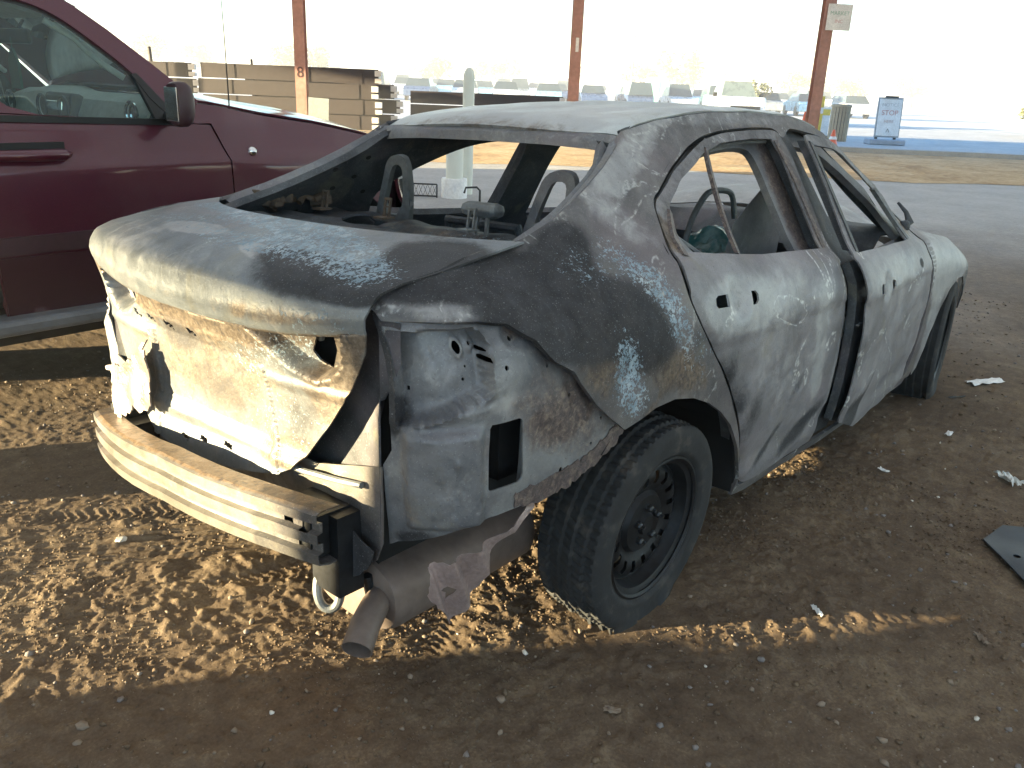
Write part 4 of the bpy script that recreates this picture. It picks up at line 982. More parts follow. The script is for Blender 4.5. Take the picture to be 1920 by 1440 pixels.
def seat_hoop(cx, cy, mat, w=.20, h=.44, lean=.10, zb_=.98, name='seat_frame', thick=.022, shear=0.0):
    """tall pressed headrest hoop with a slot"""
    root = None; out = []
    def PT(s, t): return Vector((cx-lean*t/h, cy+s+shear*max(t, -.1)/h, zb_+t))
    ol = [(-w*.62, -.30), (-w*.60, 0), (-w*.40, h*.75), (-w*.26, h*.95), (-w*.1, h), (w*.1, h), (w*.26, h*.95), (w*.36, h*.8), (w*.5, 0), (w*.6, -.30)]
    ho = [(-w*.34, h*.10), (-w*.22, h*.74), (-w*.12, h*.86), (w*.10, h*.86), (w*.19, h*.72), (w*.30, h*.10)]
    o = panel(name, smooth_poly(ol, 1), lambda s, t: PT(s, t)+Vector((.006*noise.noise(Vector((s*9, t*9, cy))), 0, 0)), mat, SED, holes=[smooth_poly(ho, 1)], step=.03, solid=thick, xf=TB)
    return o
seat_hoop(.17, .445, M_GREY, w=.17, h=.235, lean=.03, zb_=1.02, shear=-.075)
seat_hoop(.17, -.27, M_INNER, w=.19, h=.225, lean=.03, zb_=1.02, shear=-.085)
def seat_back(cy, x0_, name='seat_back'):
    mb = MB()
    mb.tube([Vector((x0_+.05, cy-.23, .45)), Vector((x0_, cy-.23, .75)), Vector((x0_-.05, cy-.19, .98)), Vector((x0_-.05, cy+.19, .98)), Vector((x0_, cy+.23, .75)), Vector((x0_+.05, cy+.23, .45))], .02, 8)
    for z in (.55, .68, .80, .90): mb.tube([Vector((x0_+.03, cy-.21, z)), Vector((x0_-.01, cy, z+.01)), Vector((x0_+.03, cy+.21, z))], .006, 6)
    return mb.build(name, M_SOOT, SED, xf=TB)
seat_back(.40, .64); seat_back(-.38, .64)
# rear headrest stub
mb = MB(); mb.bbox((.02, -.135, 1.115), (.06, .15, .045), .02); mb.strip([Vector((.0, -.17, 1.04)), Vector((.01, -.165, 1.10))], .012, .008, (1, 0, 0)); mb.strip([Vector((.0, -.12, 1.04)), Vector((.01, -.125, 1.10))], .012, .008, (1, 0, 0)); mb.build('headrest_stub', M_GREY, SED, xf=TB)
# dash beam, cowl and steering wheel
mb = MB(); mb.tube([Vector((1.95, -.72, .84)), Vector((1.9, 0, .88)), Vector((1.95, .72, .84))], .04, 10); mb.box((1.95, .0, .6), (.12, .25, .5)); mb.box((2.2, 0, .55), (.06, 1.45, .6)); mb.build('dash_beam', M_SOOT, SED, xf=TB)
rows = []
for x_ in (1.85, 1.98, 2.12, 2.25): rows.append([Vector((x_, y, .93+.05*math.cos(y*2)+.015*noise.noise(Vector((x_*6, y*6, 1)))-(.10 if x_ < 1.9 else 0))) for y in np.linspace(-.7, .7, 25)])
MB().grid(rows).build('cowl_panel', M_SOOT, SED, xf=TB, solid=.006, smooth=True)
mb = MB(); RR = Matrix.Rotation(math.radians(62), 3, 'Y'); cs_ = Vector((1.60, .37, .90))
mb.tube([cs_+RR @ Vector((.17*math.cos(a), .17*math.sin(a), 0)) for a in np.linspace(0, 2*math.pi, 29)], .010, 6)
for a in (.3, 2.8, 4.7): mb.tube([cs_+RR @ Vector((.17*math.cos(a), .17*math.sin(a), 0)), cs_+RR @ Vector((0, 0, -.03))], .008, 6)
mb.tube([cs_, cs_+Vector((.3, 0, -.15))], .02, 6); mb.build('steering_wheel', M_GREY, SED, xf=TB)
# engine bay mass and buckled bonnet
rows = []
for x_ in np.linspace(2.32, 3.25, 12):
    rows.append([Vector((x_, y, lerp([(2.3, .965), (2.8, .91), (3.1, .83), (3.25, .74)], x_)-.05*(abs(y)/.72)**3-.03+min(1, max(0, (y+.45)/.5))*lerp([(2.3, .05), (2.6, .14), (3.0, .22), (3.25, .20)], x_)+.02*noise.noise(Vector((x_*3, y*3, 9))))) for y in np.linspace(-.70, .70, 21)])
MB().grid(rows).build('bonnet', M_BODY, SED, xf=TB, smooth=True, solid=.006, attr=[(.1, 0, .2, .8)]*(12*21))
mb = MB(); mb.box((3.15, 0, .5), (.10, 1.3, .10)); mb.box((2.9, 0, .45), (.5, .8, .35)); mb.build('engine_block', M_SOOT, SED, xf=TB)
# mirror stump
mb = MB(); mb.tube([Suz(2.10, .985, .0), Suz(2.12, 1.0, .04), Suz(2.13, 1.04, .06), Suz(2.12, 1.08, .06)], [.022, .018, .010, .006], 8); mb.bbox(Suz(2.10, .985, .01), (.05, .035, .045), .012); mb.build('mirror_stump', M_SOOT, SED, xf=TB, smooth=True)
# things seen through the rear door window: pale sheet leaning by the pillar, rod, crumpled glass
sheet = [(.96, .60), (1.36, .60), (1.36, 1.0), (1.27, 1.22), (1.21, 1.225), (1.06, 1.12), (.97, 1.05), (.94, .9)]
panel('hanging_trim_sheet', sheet, lambda x, z: Vector((x, -.50-.04*(x-.9)+.015*math.sin(z*9), z)), M_INNER, SED, step=.03, solid=.003, xf=TB, burn=blobs([(.85, .9, .4, .5, 0, 3, .3)]))
m, nt, b = new_mat('crazed_glass'); N = NB(nt); c = N.coord(); v_ = N.voro(c, 60, 'DISTANCE_TO_EDGE'); 
nt.links.new(N.ramp(N.noise(c, 12, 3), [(.4, (.10, .30, .30)), (.6, (.42, .62, .60))]), b.inputs['Base Color']); b.inputs['Roughness'].default_value = .2; b.inputs['Transmission Weight'].default_value = .35
nt.links.new(N.bump(v_, .8, .004), b.inputs['Normal']); M_CRZ = m
rows = []
for i in range(16):
    rows.append([])
    for j in range(20):
        x = .98+.46*j/19; y = -.47+.34*i/15; p = Vector((x*7, y*7, 2))
        rows[-1].append(Vector((x, y, .84+.13*math.sin(math.pi*i/15)*math.sin(math.pi*j/19)**.5+.07*noise.noise(p)+.03*noise.noise(p*3))))
MB().grid(rows).build('crumpled_glass', M_CRZ, SED, xf=TB, solid=.004)
MB().tube([Suz(.20, 1.16, -.09), Suz(.33, 1.06, -.12), Suz(.46, .97, -.12)], .008, 6).build('loose_rod', M_GREY, SED, xf=TB)
MB().box((.50, -.60, .955), (.50, .04, .03)).build('seat_rail', M_SOOT, SED, xf=TB)
MB().tube(sm([Vector((.97, -.30, .90)), Vector((1.0, -.30, 1.02)), Vector((1.10, -.30, 1.125)), Vector((1.16, -.30, 1.14)), Vector((1.29, -.30, 1.135)), Vector((1.34, -.30, 1.11)), Vector((1.37, -.30, 1.02))]), .012, 8).build('headrest_tube', M_GREY, SED, xf=TB)
MB().box((.52, 0, .58), (.30, 1.0, .28)).build('rear_seat_pan', M_SOOT, SED, xf=TB)

# ------------------------------------------------------------------ maroon SUV
SUV = wroot('parked_suv', (-.3, 2.74, 0), label='dark maroon SUV parked behind the burnt sedan, dream-catcher tag on its mirror', cat='SUV')
def paint_mat():
    m, nt, b = new_mat('maroon_paint'); N = NB(nt); c = N.coord()
    n = N.noise(c, 400, 2); d = N.noise(c, 3, 4, .6)
    sx = N.n('ShaderNodeSeparateXYZ'); nt.links.new(c, sx.inputs[0])
    col = N.mix(N.smooth(n, .55, .7), (.075, .010, .024), (.115, .018, .038))
    dust = N.math('MULTIPLY', N.smooth(N.math('ADD', d, N.math('MULTIPLY', sx.outputs[2], -.35)), .05, .5), .22)
    col = N.mix(dust, col, (.16, .11, .10))
    nt.links.new(col, b.inputs['Base Color']); b.inputs['Metallic'].default_value = .25; b.inputs['Roughness'].default_value = .33; b.inputs['Coat Weight'].default_value = .8; b.inputs['Coat Roughness'].default_value = .08
    nt.links.new(N.bump(N.noise(c, 2.5, 2), .12, .02), b.inputs['Normal']); nt.links.new(N.bump(N.noise(c, 2.5, 2), .05, .02), b.inputs['Coat Normal'])
    return m
M_PNT = paint_mat()
M_CLAD = simple('lower_cladding', (.038, .009, .016), .38, 0, .0004, 200, .15)
M_TRIM = simple('black_trim', (.012, .012, .013), .4, 0, 0, 40, .2)
M_MOULD = simple('door_moulding', (.050, .022, .028), .45)
M_BOARD = simple('running_board', (.16, .17, .185), .4, .2)
M_DASH = simple('dash_plastic', (.46, .48, .47), .6)
M_DASHD = simple('dark_plastic', (.07, .07, .075), .5)
M_CHR = simple('bright_trim', (.7, .7, .7), .15, 1)
def glass(name, tint, rough=.02, dusty=.06):  # dusty: share of teal diffuse painted in as reflected sky
    m, nt, b = new_mat(name); nt.nodes.remove(b); out = nt.nodes['Material Output']
    tr = nt.nodes.new('ShaderNodeBsdfTransparent'); tr.inputs[0].default_value = (*tint, 1)
    gl_ = nt.nodes.new('ShaderNodeBsdfGlossy'); gl_.inputs['Roughness'].default_value = rough
    fr = nt.nodes.new('ShaderNodeFresnel'); fr.inputs[0].default_value = 1.5; mx = nt.nodes.new('ShaderNodeMixShader')
    df = nt.nodes.new('ShaderNodeBsdfDiffuse'); df.inputs[0].default_value = (.55, .75, .72, 1); md = nt.nodes.new('ShaderNodeMixShader'); md.inputs[0].default_value = dusty
    nt.links.new(tr.outputs[0], md.inputs[1]); nt.links.new(df.outputs[0], md.inputs[2])
    nt.links.new(fr.outputs[0], mx.inputs[0]); nt.links.new(md.outputs[0], mx.inputs[1]); nt.links.new(gl_.outputs[0], mx.inputs[2]); nt.links.new(mx.outputs[0], out.inputs[0]); return m
M_GLS = glass('green_tinted_glass', (.80, .95, .92))
VC = 2.74
def vhw(x, z):      # SUV half width
    w = lerp([(.30, .90), (.40, .93), (.55, .940), (.69, .945), (.70, .945), (.86, .940), (1.03, .935), (1.055, .932), (1.085, .916), (1.15, .900), (1.215, .885), (1.25, .865)], z) if z <= 1.25 else .865-.40*(z-1.25)-.15*(z-1.25)**2
    w += lerp([(.6, 0), (1.0, -.01), (1.3, -.06), (1.5, -.16), (1.65, -.34)], x)
    w += lerp([(-2.4, -.10), (-2.1, -.02), (-1.8, 0)], x)
    if z > 1.02 and x > .35: w -= (z-1.02)*lerp([(.35, .0), (.6, .25), (1.5, .35)], x)
    return w
def VS(sg=-1, off=0): return lambda x, z: Vector((x, VC+sg*(vhw(x, z)+off), z))
for sg in (-1, 1):
    fp = (sg == 1)
    VSs = VS(sg)
    body_lo = [(.360, .40), (.58, .40), (.56, .55), (.62, .72), (.76, .85), (.95, .90), (1.14, .87), (1.30, .76), (1.38, .60), (1.42, .48), (1.62, .48), (1.67, .60), (1.68, .85), (1.62, 1.0), (1.45, 1.09), (1.2, 1.15), (.9, 1.205), (.6, 1.245), (.35, 1.285), (.20, 1.315), (.365, 1.27), (.350, 1.05), (.345, .75)]
    f_ = panel('fender', [(.358, .40), (.52, .40), (.52, .55), (.60, .74), (.76, .86), (.95, .905), (1.14, .87), (1.30, .76), (1.38, .60), (1.40, .48), (1.62, .48), (1.67, .60), (1.68, .85), (1.62, 1.0), (1.45, 1.09), (1.2, 1.15), (.9, 1.205), (.6, 1.245), (.30, 1.295), (.24, 1.30), (.12, 1.225), (.28, 1.215), (.345, 1.05), (.348, .75)], VSs, M_PNT, SUV, step=.03, solid=.01, flip=fp)
    dr = [(-.72, .47), (.338, .45), (.340, .75), (.337, 1.05), (.272, 1.208), (-.70, 1.262), (-.735, 1.262), (-.74, .9)]
    d_ = panel('front_door', dr, VSs, M_PNT, SUV, step=.025, solid=.01, flip=fp); sub(d_)
    rdr = [(-.752, .47), (-.75, .9), (-.745, 1.262), (-1.55, 1.30), (-1.62, 1.1), (-1.50, .80), (-1.40, .55), (-1.38, .47)]
    r_ = panel('rear_door', rdr, VSs, M_PNT, SUV, step=.04, solid=.01, flip=fp)
    qp = [(-1.39, .47), (-1.41, .55), (-1.51, .80), (-1.63, 1.1), (-1.56, 1.30), (-2.2, 1.34), (-2.33, 1.0), (-2.35, .5), (-2.25, .42), (-2.18, .45), (-2.12, .62), (-1.95, .78), (-1.78, .80), (-1.60, .72), (-1.46, .5)]
    panel('quarter_panel', qp, VSs, M_PNT, SUV, step=.05, solid=.01, flip=fp)
    # upper frame: pillars and roof rail, with window apertures
    up = [(.27, 1.212), (.14, 1.228), (.25, 1.312), (.08, 1.462), (-.08, 1.60), (-.20, 1.692), (-.36, 1.765), (-.65, 1.80), (-1.5, 1.79), (-2.1, 1.72), (-2.2, 1.34), (-1.56, 1.305), (-.745, 1.268)]
    wa = [(-.10, 1.235), (.135, 1.228), (.05, 1.32), (-.02, 1.425), (-.20, 1.585), (-.30, 1.655), (-.42, 1.695), (-.62, 1.700), (-.66, 1.67), (-.68, 1.265)]
    wb = [(-.80, 1.285), (-.78, 1.69), (-1.45, 1.68), (-1.52, 1.32)]; wc = [(-1.66, 1.34), (-1.62, 1.66), (-2.0, 1.62), (-2.08, 1.38)]
    panel('upper_frame', up, VSs, M_PNT, SUV, holes=[smooth_poly(wa), smooth_poly(wb), smooth_poly(wc)], step=.03, solid=.035, flip=fp)
    for w_ in (wa, wb, wc): panel('side_window', w_, VS(sg, -.015), M_GLS, SUV, step=.15, solid=0, flip=fp, split=None)
    # black belt strip and mirror sail
    MB().strip([VS(sg, .004)(x, 1.222+.028*(-x+.1)*.9+.0) for x in np.linspace(-.74, .13, 8)], .026, .02).build('belt_strip', M_TRIM, d_)
    panel('mirror_sail', [(.10, 1.232), (.135, 1.233), (-.01, 1.425), (-.035, 1.42), (.02, 1.32)], VS(sg, .006), M_TRIM, d_, step=.03, solid=.02, flip=fp)
    panel('mirror_sail', [(.02, 1.232), (.10, 1.232), (.02, 1.32), (-.025, 1.40)], VS(sg, .003), M_TRIM, d_, step=.03, solid=.02, flip=fp)
    MB().strip([VS(sg, .006)(x, .755) for x in np.linspace(-.735, .33, 10)], .07, .02).build('door_moulding', M_MOULD, d_)
    panel('door_cladding', [(-.715, .475), (.33, .455), (.333, .700), (-.725, .708)], VS(sg, .006), M_CLAD, d_, step=.06, solid=.012, flip=fp)
    # handle
    hb = VS(sg, 0)
    MB().strip([hb(x, 1.108) for x in (-.685, -.60, -.50, -.40)], .085, .006).build('handle_recess', M_TRIM, d_)
    mb = MB(); mb.tube([hb(-.69, 1.105)+Vector((0, sg*.012, 0)), hb(-.66, 1.105)+Vector((0, sg*.035, 0)), hb(-.52, 1.103)+Vector((0, sg*.042, 0)), hb(-.42, 1.103)+Vector((0, sg*.035, 0)), hb(-.385, 1.103)+Vector((0, sg*.010, 0))], [.012, .022, .024, .024, .012], 10, flat=1.0); mb.build('door_handle', M_PNT, d_, smooth=True)
    # repeater
    cc = VS(sg, .002)(.47, 1.085); mb = MB(); mb.lathe([(.0, sg*.022), (.016, sg*.018), (.022, sg*.008), (.024, 0)], 20, cc, 'Y'); mb.build('side_repeater', simple('repeater_lens%d' % sg, (.75, .68, .45), .15), f_, smooth=True) if False else mb.build('side_repeater', M_CHR, SUV, smooth=True)
    # wing mirror
    cm = Vector((.065, VC+sg*1.03, 1.305)); mb = MB(); rows = []
    for i, (dx, sc) in enumerate(((-.045, .0), (-.045, .92), (-.034, 1.0), (.0, 1.0), (.024, .85), (.042, .5), (.048, 0))):
        rows.append([cm+Vector((dx+.15*(.085*sc*math.sin(a))*0, .066*sc*math.copysign(abs(math.cos(a))**.6, math.cos(a)), .092*sc*math.copysign(abs(math.sin(a))**.6, math.sin(a))*(1-.12*math.cos(a)*sg*-1))) for a in np.linspace(0, 2*math.pi, 25)])
    WM = MB().grid(rows).build('wing_mirror', M_MOULD, SUV, smooth=True, split=50); sub(WM)
    MB().tube([cm+Vector((.0, -sg*.06, -.05)), cm+Vector((.02, -sg*.17, -.065))], .028, 10).build('mirror_arm', M_TRIM, WM)
    MB().bbox(cm+Vector((-.048, 0, 0)), (.006, .105, .14), .002).build('mirror_glass', M_CHR, WM)
    # running board, sill
    MB().bbox((-.45, VC+sg*.945, .44), (1.75, .16, .065), .02).build('running_board', M_BOARD, SUV)
    MB().box((-.45, VC+sg*.84, .42), (1.8, .10, .16)).build('sill', M_TRIM, SUV)
# bonnet, roof, screens
def yz(x, z, k): return VC+k*vhw(x, z)
rows = []
for x in np.linspace(.22, 1.60, 20):
    ze = lerp([(.20, 1.307), (.3, 1.296), (.6, 1.247), (.9, 1.207), (1.2, 1.152), (1.45, 1.092), (1.62, 1.0)], x)
    row = []
    for s in np.linspace(-1, 1, 25):
        row.append(Vector((x, yz(x, ze, s*.995), ze+.004+.045*(1-abs(s)**3)+.012*math.exp(-((abs(s)-.6)/.06)**2))))
    rows.append(row)
BN = MB().grid(rows).build('bonnet', M_PNT, SUV, smooth=True, solid=.01)
rows = []
for x, z in ((-.22, 1.705), (-.37, 1.77), (-.65, 1.81), (-1.1, 1.82), (-1.6, 1.805), (-2.1, 1.735)):
    rows.append([Vector((x+.06*(abs(s)**2)*(1 if x > -.5 else 0)-.05*(1-s*s)*(1 if x > -.3 else 0), yz(x, z-.02, s*(.93 if x > -.5 else .985)), z+.035*(1-abs(s)**2.5)-(.02 if x > -.5 else 0))) for s in np.linspace(-1, 1, 17)])
MB().grid(rows).build('roof', M_PNT, SUV, smooth=True, solid=.05)
rows = []
for t in np.linspace(0, 1, 6):
    x, z = .245-.46*t, 1.315+.385*t; rows.append([Vector((x+.10*(1-s*s)*(1-t*.8), yz(x, z, s*.96), z+.01)) for s in np.linspace(-1, 1, 13)])
MB().grid(rows).build('windscreen', M_GLS, SUV, smooth=True)
MB().box((.27, VC, 1.28), (.10, 1.5, .02)).build('cowl_grille', M_TRIM, SUV)
# nose: bumper, grille, lamps
rows = []
for z, dx in ((.42, -.06), (.50, .0), (.62, .05), (.74, .05), (.80, .0), (.86, -.02), (1.0, -.04), (1.06, -.10)):
    rows.append([Vector((1.74+dx-.30*abs(s)**3.2, VC+s*.90, z)) for s in np.linspace(-1, 1, 25)])
MB().grid(rows).build('front_bumper', M_PNT, SUV, smooth=True, solid=.02)
mbx = MB(); mbx.box((1.60, VC, .70), (.20, 1.3, .5)); mbx.build('radiator_core', M_TRIM, SUV)
for sg in (-1, 1): 
    MB().bbox((1.50, VC+sg*.74, .955), (.26, .18, .14), .03, Matrix.Rotation(-sg*.5, 3, 'Z')).build('headlight', simple('headlight_lens_%s' % ('a' if sg < 0 else 'b'), (.65, .68, .70), .12, .2), SUV)
for z in (.90, .96): MB().box((1.72, VC, z), (.03, .9, .02)).build('grille_bar', M_CHR, SUV)
MB().tube([Vector((.43, VC-.80, 1.272)), Vector((.43, VC-.80, 1.60)), Vector((.425, VC-.80, 1.93))], [.004, .0025, .0015], 6).build('aerial', M_TRIM, SUV)
# tailgate, floor
rows = [[Vector((-2.28-.06*(1-s*s)+.1*(z-1.2 if z > 1.2 else 0), VC+s*(.80 if z < 1.2 else .72), z)) for s in np.linspace(-1, 1, 9)] for z in (.45, .8, 1.2, 1.7)]
MB().grid(rows).build('tailgate', M_PNT, SUV, smooth=True, solid=.02)
MB().box((-.4, VC, .42), (3.9, 1.6, .12)).build('floor_pan', M_TRIM, SUV)
for cx in (.97, -1.80):
    for sg in (-1, 1):
        mb = MB(); mb.lathe([(.23, -.11), (.30, -.12), (.345, -.11), (.365, -.09), (.37, 0), (.365, .09), (.345, .11), (.30, .12), (.23, .11)], 48, (cx, VC+sg*.80, .365), 'Y')
        w = mb.build('wheel', M_TYRE, SUV, smooth=True); sub(w)
        mb = MB(); mb.lathe([(.235, .10), (.22, .06), (.20, .04), (.06, .085), (0, .085)], 32, (cx, VC+sg*.80, .365), 'Y'); mb.lathe([(.235, -.10), (.22, -.06), (.20, -.04), (.06, -.085), (0, -.085)], 32, (cx, VC+sg*.80, .365), 'Y'); mb.build('rim', M_CHR, w, smooth=True)
# dark arch liners
for cx in (.97, -1.80):
    for sg in (-1, 1):
        rows = [[Vector((cx+.46*math.cos(a), VC+sg*y, .42+.46*math.sin(a))) for y in (.90, .60)] for a in np.linspace(0, math.pi, 14)]
        MB().grid(rows).build('arch_liner', M_BLACK, SUV)
# cabin
rows = []
for x, z in ((-.06, .90), (-.03, 1.10), (.0, 1.22), (.03, 1.285), (.10, 1.31), (.24, 1.312)):
    rows.append([Vector((x-.05*math.exp(-(s/.22)**2), VC+s*.82, z+.02*math.exp(-((s-.45)/.2)**2)*(1 if x > .02 else 0)-(.02 if abs(s) > .9 else 0))) for s in np.linspace(-1, 1, 31)])
DS = MB().grid(rows).build('dashboard', M_DASH, SUV, smooth=True, solid=.01); sub(DS)
MB().bbox((-.035, VC-.03, 1.19), (.07, .32, .25), .02, Matrix.Rotation(.15, 3, 'Y')).build('centre_console', M_DASHD, DS)
MB().bbox((-.068, VC-.03, 1.255), (.015, .18, .045), .004, Matrix.Rotation(.15, 3, 'Y')).build('radio', M_CHR, DS)
for y in (-.72, -.16, .16, .70):
    mb = MB(); cv = Vector((-.015 if abs(y) > .3 else -.07, VC+y*(1 if abs(y) > .3 else .8), 1.245)); mb.tube([cv+Vector((0, .055*math.cos(a), .055*math.sin(a))) for a in np.linspace(0, 2*math.pi, 25)], .008, 6); mb.lathe([(0, .01), (.05, .01)], 20, cv, 'X'); mb.build('air_vent', M_CHR if y == -.72 else M_DASHD, DS)
mb = MB(); RR = Matrix.Rotation(math.radians(68), 3, 'Y'); cs_ = Vector((-.22, VC+.40, 1.21))
mb.tube([cs_+RR @ Vector((.185*math.cos(a), .185*math.sin(a), 0)) for a in np.linspace(0, 2*math.pi, 33)], .016, 8)
mb.bbox(cs_+Vector((.03, 0, 0)), (.06, .16, .14), .03); mb.box(cs_+Vector((.02, 0, .0)), (.02, .34, .03)); mb.tube([cs_, cs_+Vector((.2, 0, -.08))], .03, 8); mb.build('steering_wheel', M_DASHD, SUV)
for sy in (-.40, .40):
    mb = MB(); mb.bbox((-1.05, VC+sy, .98), (.16, .50, .66), .05, Matrix.Rotation(-.2, 3, 'Y')); mb.bbox((-.85, VC+sy, .66), (.52, .50, .16), .05); mb.bbox((-1.14, VC+sy, 1.42), (.10, .26, .17), .04); mb.build('seat', M_DASH, SUV, smooth=True, split=40)
mb = MB(); mb.bbox((-.205, VC+.0, 1.565), (.03, .24, .07), .015, Matrix.Rotation(.3, 3, 'Z')); mb.tube([Vector((-.19, VC, 1.58)), Vector((-.15, VC, 1.64))], .008, 6); mb.build('rear_view_mirror', M_TRIM, SUV)
for sg in (-1, 1):
    MB().tube([Vector((-.30, VC+sg*.62, 1.62)), Vector((-.20, VC+sg*.64, 1.56)), Vector((-.10, VC+sg*.66, 1.46)), Vector((-.02, VC+sg*.70, 1.40))], .014, 8).build('grab_handle', M_DASH, SUV)
    MB().box((-.36, VC+sg*.36, 1.66), (.16, .42, .015), Matrix.Rotation(.25, 3, 'Y')).build('sun_visor', M_DASH, SUV)
# tag hanging from the rear-view mirror
mb = MB(); hx, hy = -.225, VC-.02
mb.tube([Vector((hx, hy, 1.56)), Vector((hx, hy, 1.50))], .0025, 5)
mb.add([Vector((hx+dx, hy+dy, z)) for dx in (-.006, .006) for dy, z in ((-.055, 1.33), (.055, 1.33), (.055, 1.45), (.012, 1.51), (-.012, 1.51), (-.055, 1.45))], [tuple(range(6)), tuple(range(11, 5, -1))]+[(i, (i+1) % 6, 6+(i+1) % 6, 6+i) for i in range(6)])
tg = mb.build('hanging_tag', simple('tag_card', (.03, .09, .06), .7), None, origin=(hx, hy, 1.56)); tag(tg, label='dark tag hanging from the rear-view mirror inside the maroon SUV', cat='air freshener')

# ------------------------------------------------------------------ canopy with steel posts
M_POST = simple('red_oxide_paint', (.36, .19, .155), .7, 0, .002, 12, .3)
M_DECK, nt, b = new_mat('translucent_canopy_sheet'); tl = nt.nodes.new('ShaderNodeBsdfTranslucent'); tl.inputs[0].default_value = (.78, .80, .80, 1); mx = nt.nodes.new('ShaderNodeMixShader'); mx.inputs[0].default_value = .40
b.inputs['Base Color'].default_value = (.7, .7, .68, 1); b.inputs['Roughness'].default_value = .6; nt.links.new(b.outputs[0], mx.inputs[1]); nt.links.new(tl.outputs[0], mx.inputs[2]); nt.links.new(mx.outputs[0], nt.nodes['Material Output'].inputs[0])
ROOFH = 4.5
CN = wroot('canopy_roof', tuple(at(4, -3, ROOFH)), label='long steel canopy roof over the parked cars, above the picture', cat='canopy')
mb = MB(); q = [at(-7, -29, ROOFH), at(-7, 22, ROOFH), at(24.2, 22, ROOFH), at(24.2, -29, ROOFH)]
mb.add(q, [(0, 1, 2, 3)]); mb.build('roof_sheet', M_DECK, CN)
RE = Matrix((E1, E2, Vector((0, 0, 1)))).transposed()
for d_ in (-6.5, 1, 8.5, 16.0, 23.5): MB().box(at(d_, -3.5, ROOFH-.13), (51, .14, .24), RE).build('purlin', M_POST, CN)
M_WHT = simple('white_marking', (.75, .74, .72), .6)
def ibeam(mb, base, h, w=.28, R=RE):
    for s_ in (-1, 1): mb.box(base+R @ Vector((0, s_*w/2, h/2)), (w, .014, h), R)
    mb.box(base+Vector((0, 0, h/2)), (.012, w-.016, h), R)
    mb.box(base+Vector((0, 0, .01)), (w*1.6, w*1.6, .02), R)
def txt(name, body, size, mat, loc, xdir, up, parent, ext=.002, align='CENTER'):
    cu = bpy.data.curves.new(name, 'FONT'); cu.body = body; cu.size = size; cu.extrude = ext; cu.align_x = align; cu.align_y = 'CENTER'
    t = bpy.data.objects.new(name, cu); COL.objects.link(t); dg = bpy.context.evaluated_depsgraph_get(); me = bpy.data.meshes.new_from_object(t.evaluated_get(dg)); bpy.data.objects.remove(t)
    x = Vector(xdir).normalized(); z = Vector(up).normalized(); n_ = x.cross(z); Mx = Matrix((x, z, n_)).transposed()
    off = Vector(parent['_w']) if parent is not None else Vector((0, 0, 0))
    for v in me.vertices: v.co = Vector(loc)+Mx @ v.co-off
    me.materials.clear(); me.materials.append(mat); o = bpy.data.objects.new(name, me); COL.objects.link(o); o.parent = parent; return o
# posts stand 23.5 m ahead
for i, (s_, lab) in enumerate(((-5.73, 'rusty red steel post behind the maroon SUV bonnet, painted figure on it'), (1.43, 'rusty red steel post rising behind the middle of the sedan roof'), (7.82, 'rusty red steel post at right with a white notice fixed to it'))):
    b0 = at(23.5, s_); P = wroot('steel_post', tuple(b0), label=lab, cat='post', group='posts along the canopy edge')
    mb = MB(); ibeam(mb, b0, ROOFH-.26); mb.build('post_shaft', M_POST, P)
    if i == 0: txt('post_number', '8', .38, simple('dark_marking', (.05, .02, .02), .7), at(23.5-.152, s_, 1.45+.02), tuple(E1), (0, 0, 1), P)
    if i == 1: MB().box(at(23.5-.150, s_+.02, 2.42), (.08, .004, .34), RE).build('post_sticker', M_WHT, P)
for s_ in (-13.8, -21.6, -28.6, 16.3): 
    b0 = at(23.5, s_); P = wroot('steel_post', tuple(b0), label='rusty red steel canopy post outside the picture', cat='post', group='posts along the canopy edge'); mb = MB(); ibeam(mb, b0, ROOFH-.26); mb.build('post_shaft', M_POST, P)
# notice on the right post
b0 = at(23.3, 8.05, 3.32); NT_ = wroot('post_notice', tuple(b0), label='white notice board fixed high on the right-hand red post', cat='sign')
MB().box(b0, (.62, .012, .62), RE).build('board', M_WHT, NT_)
txt('lettering', 'MARKET', .13, simple('faded_green_print', (.28, .45, .36), .6), b0-E2*.009+Vector((0, 0, .09)), tuple(E1), (0, 0, 1), NT_, .0008)
txt('lettering', 'INC', .12, simple('faded_red_print', (.55, .32, .32), .6), b0-E2*.009+Vector((0, 0, -.10)), tuple(E1), (0, 0, 1), NT_, .0008)

# ------------------------------------------------------------------ steel beams stacked behind the SUV
M_BRN = simple('brown_primer', (.034, .025, .027), .65, 0, .003, 8, .25)
M_BRND = simple('dark_primer', (.035, .028, .03), .7)
M_END = simple('sawn_end', (.62, .60, .58), .6)
proto = {}
def channel_mesh(L, h):
    key = (round(L, 2), round(h, 2))
    if key in proto: return proto[key]
    def m_(nm, mb, mat):
        me = bpy.data.meshes.new(nm); me.from_pydata([tuple(v) for v in mb.v], [], mb.f); me.materials.append(mat); return me
    a = MB(); a.box((0, 0, 0), (L, .012, h)); a.box((0, .05, h/2-.006), (L, .09, .012)); a.box((0, .05, -h/2+.006), (L, .09, .012))
    for k in (-.32, .1, .4): a.box((k*L, -.014, 0), (.09, .016, h*.98))
    b = MB(); b.box((L/2-.01, .05, h*.22), (.18, .16, h*.40)); b.box((L/2-.01, .05, -h*.27), (.18, .16, h*.30))
    proto[key] = (m_('beam_web', a, M_BRN), m_('beam_end_plate', b, M_END)); return proto[key]
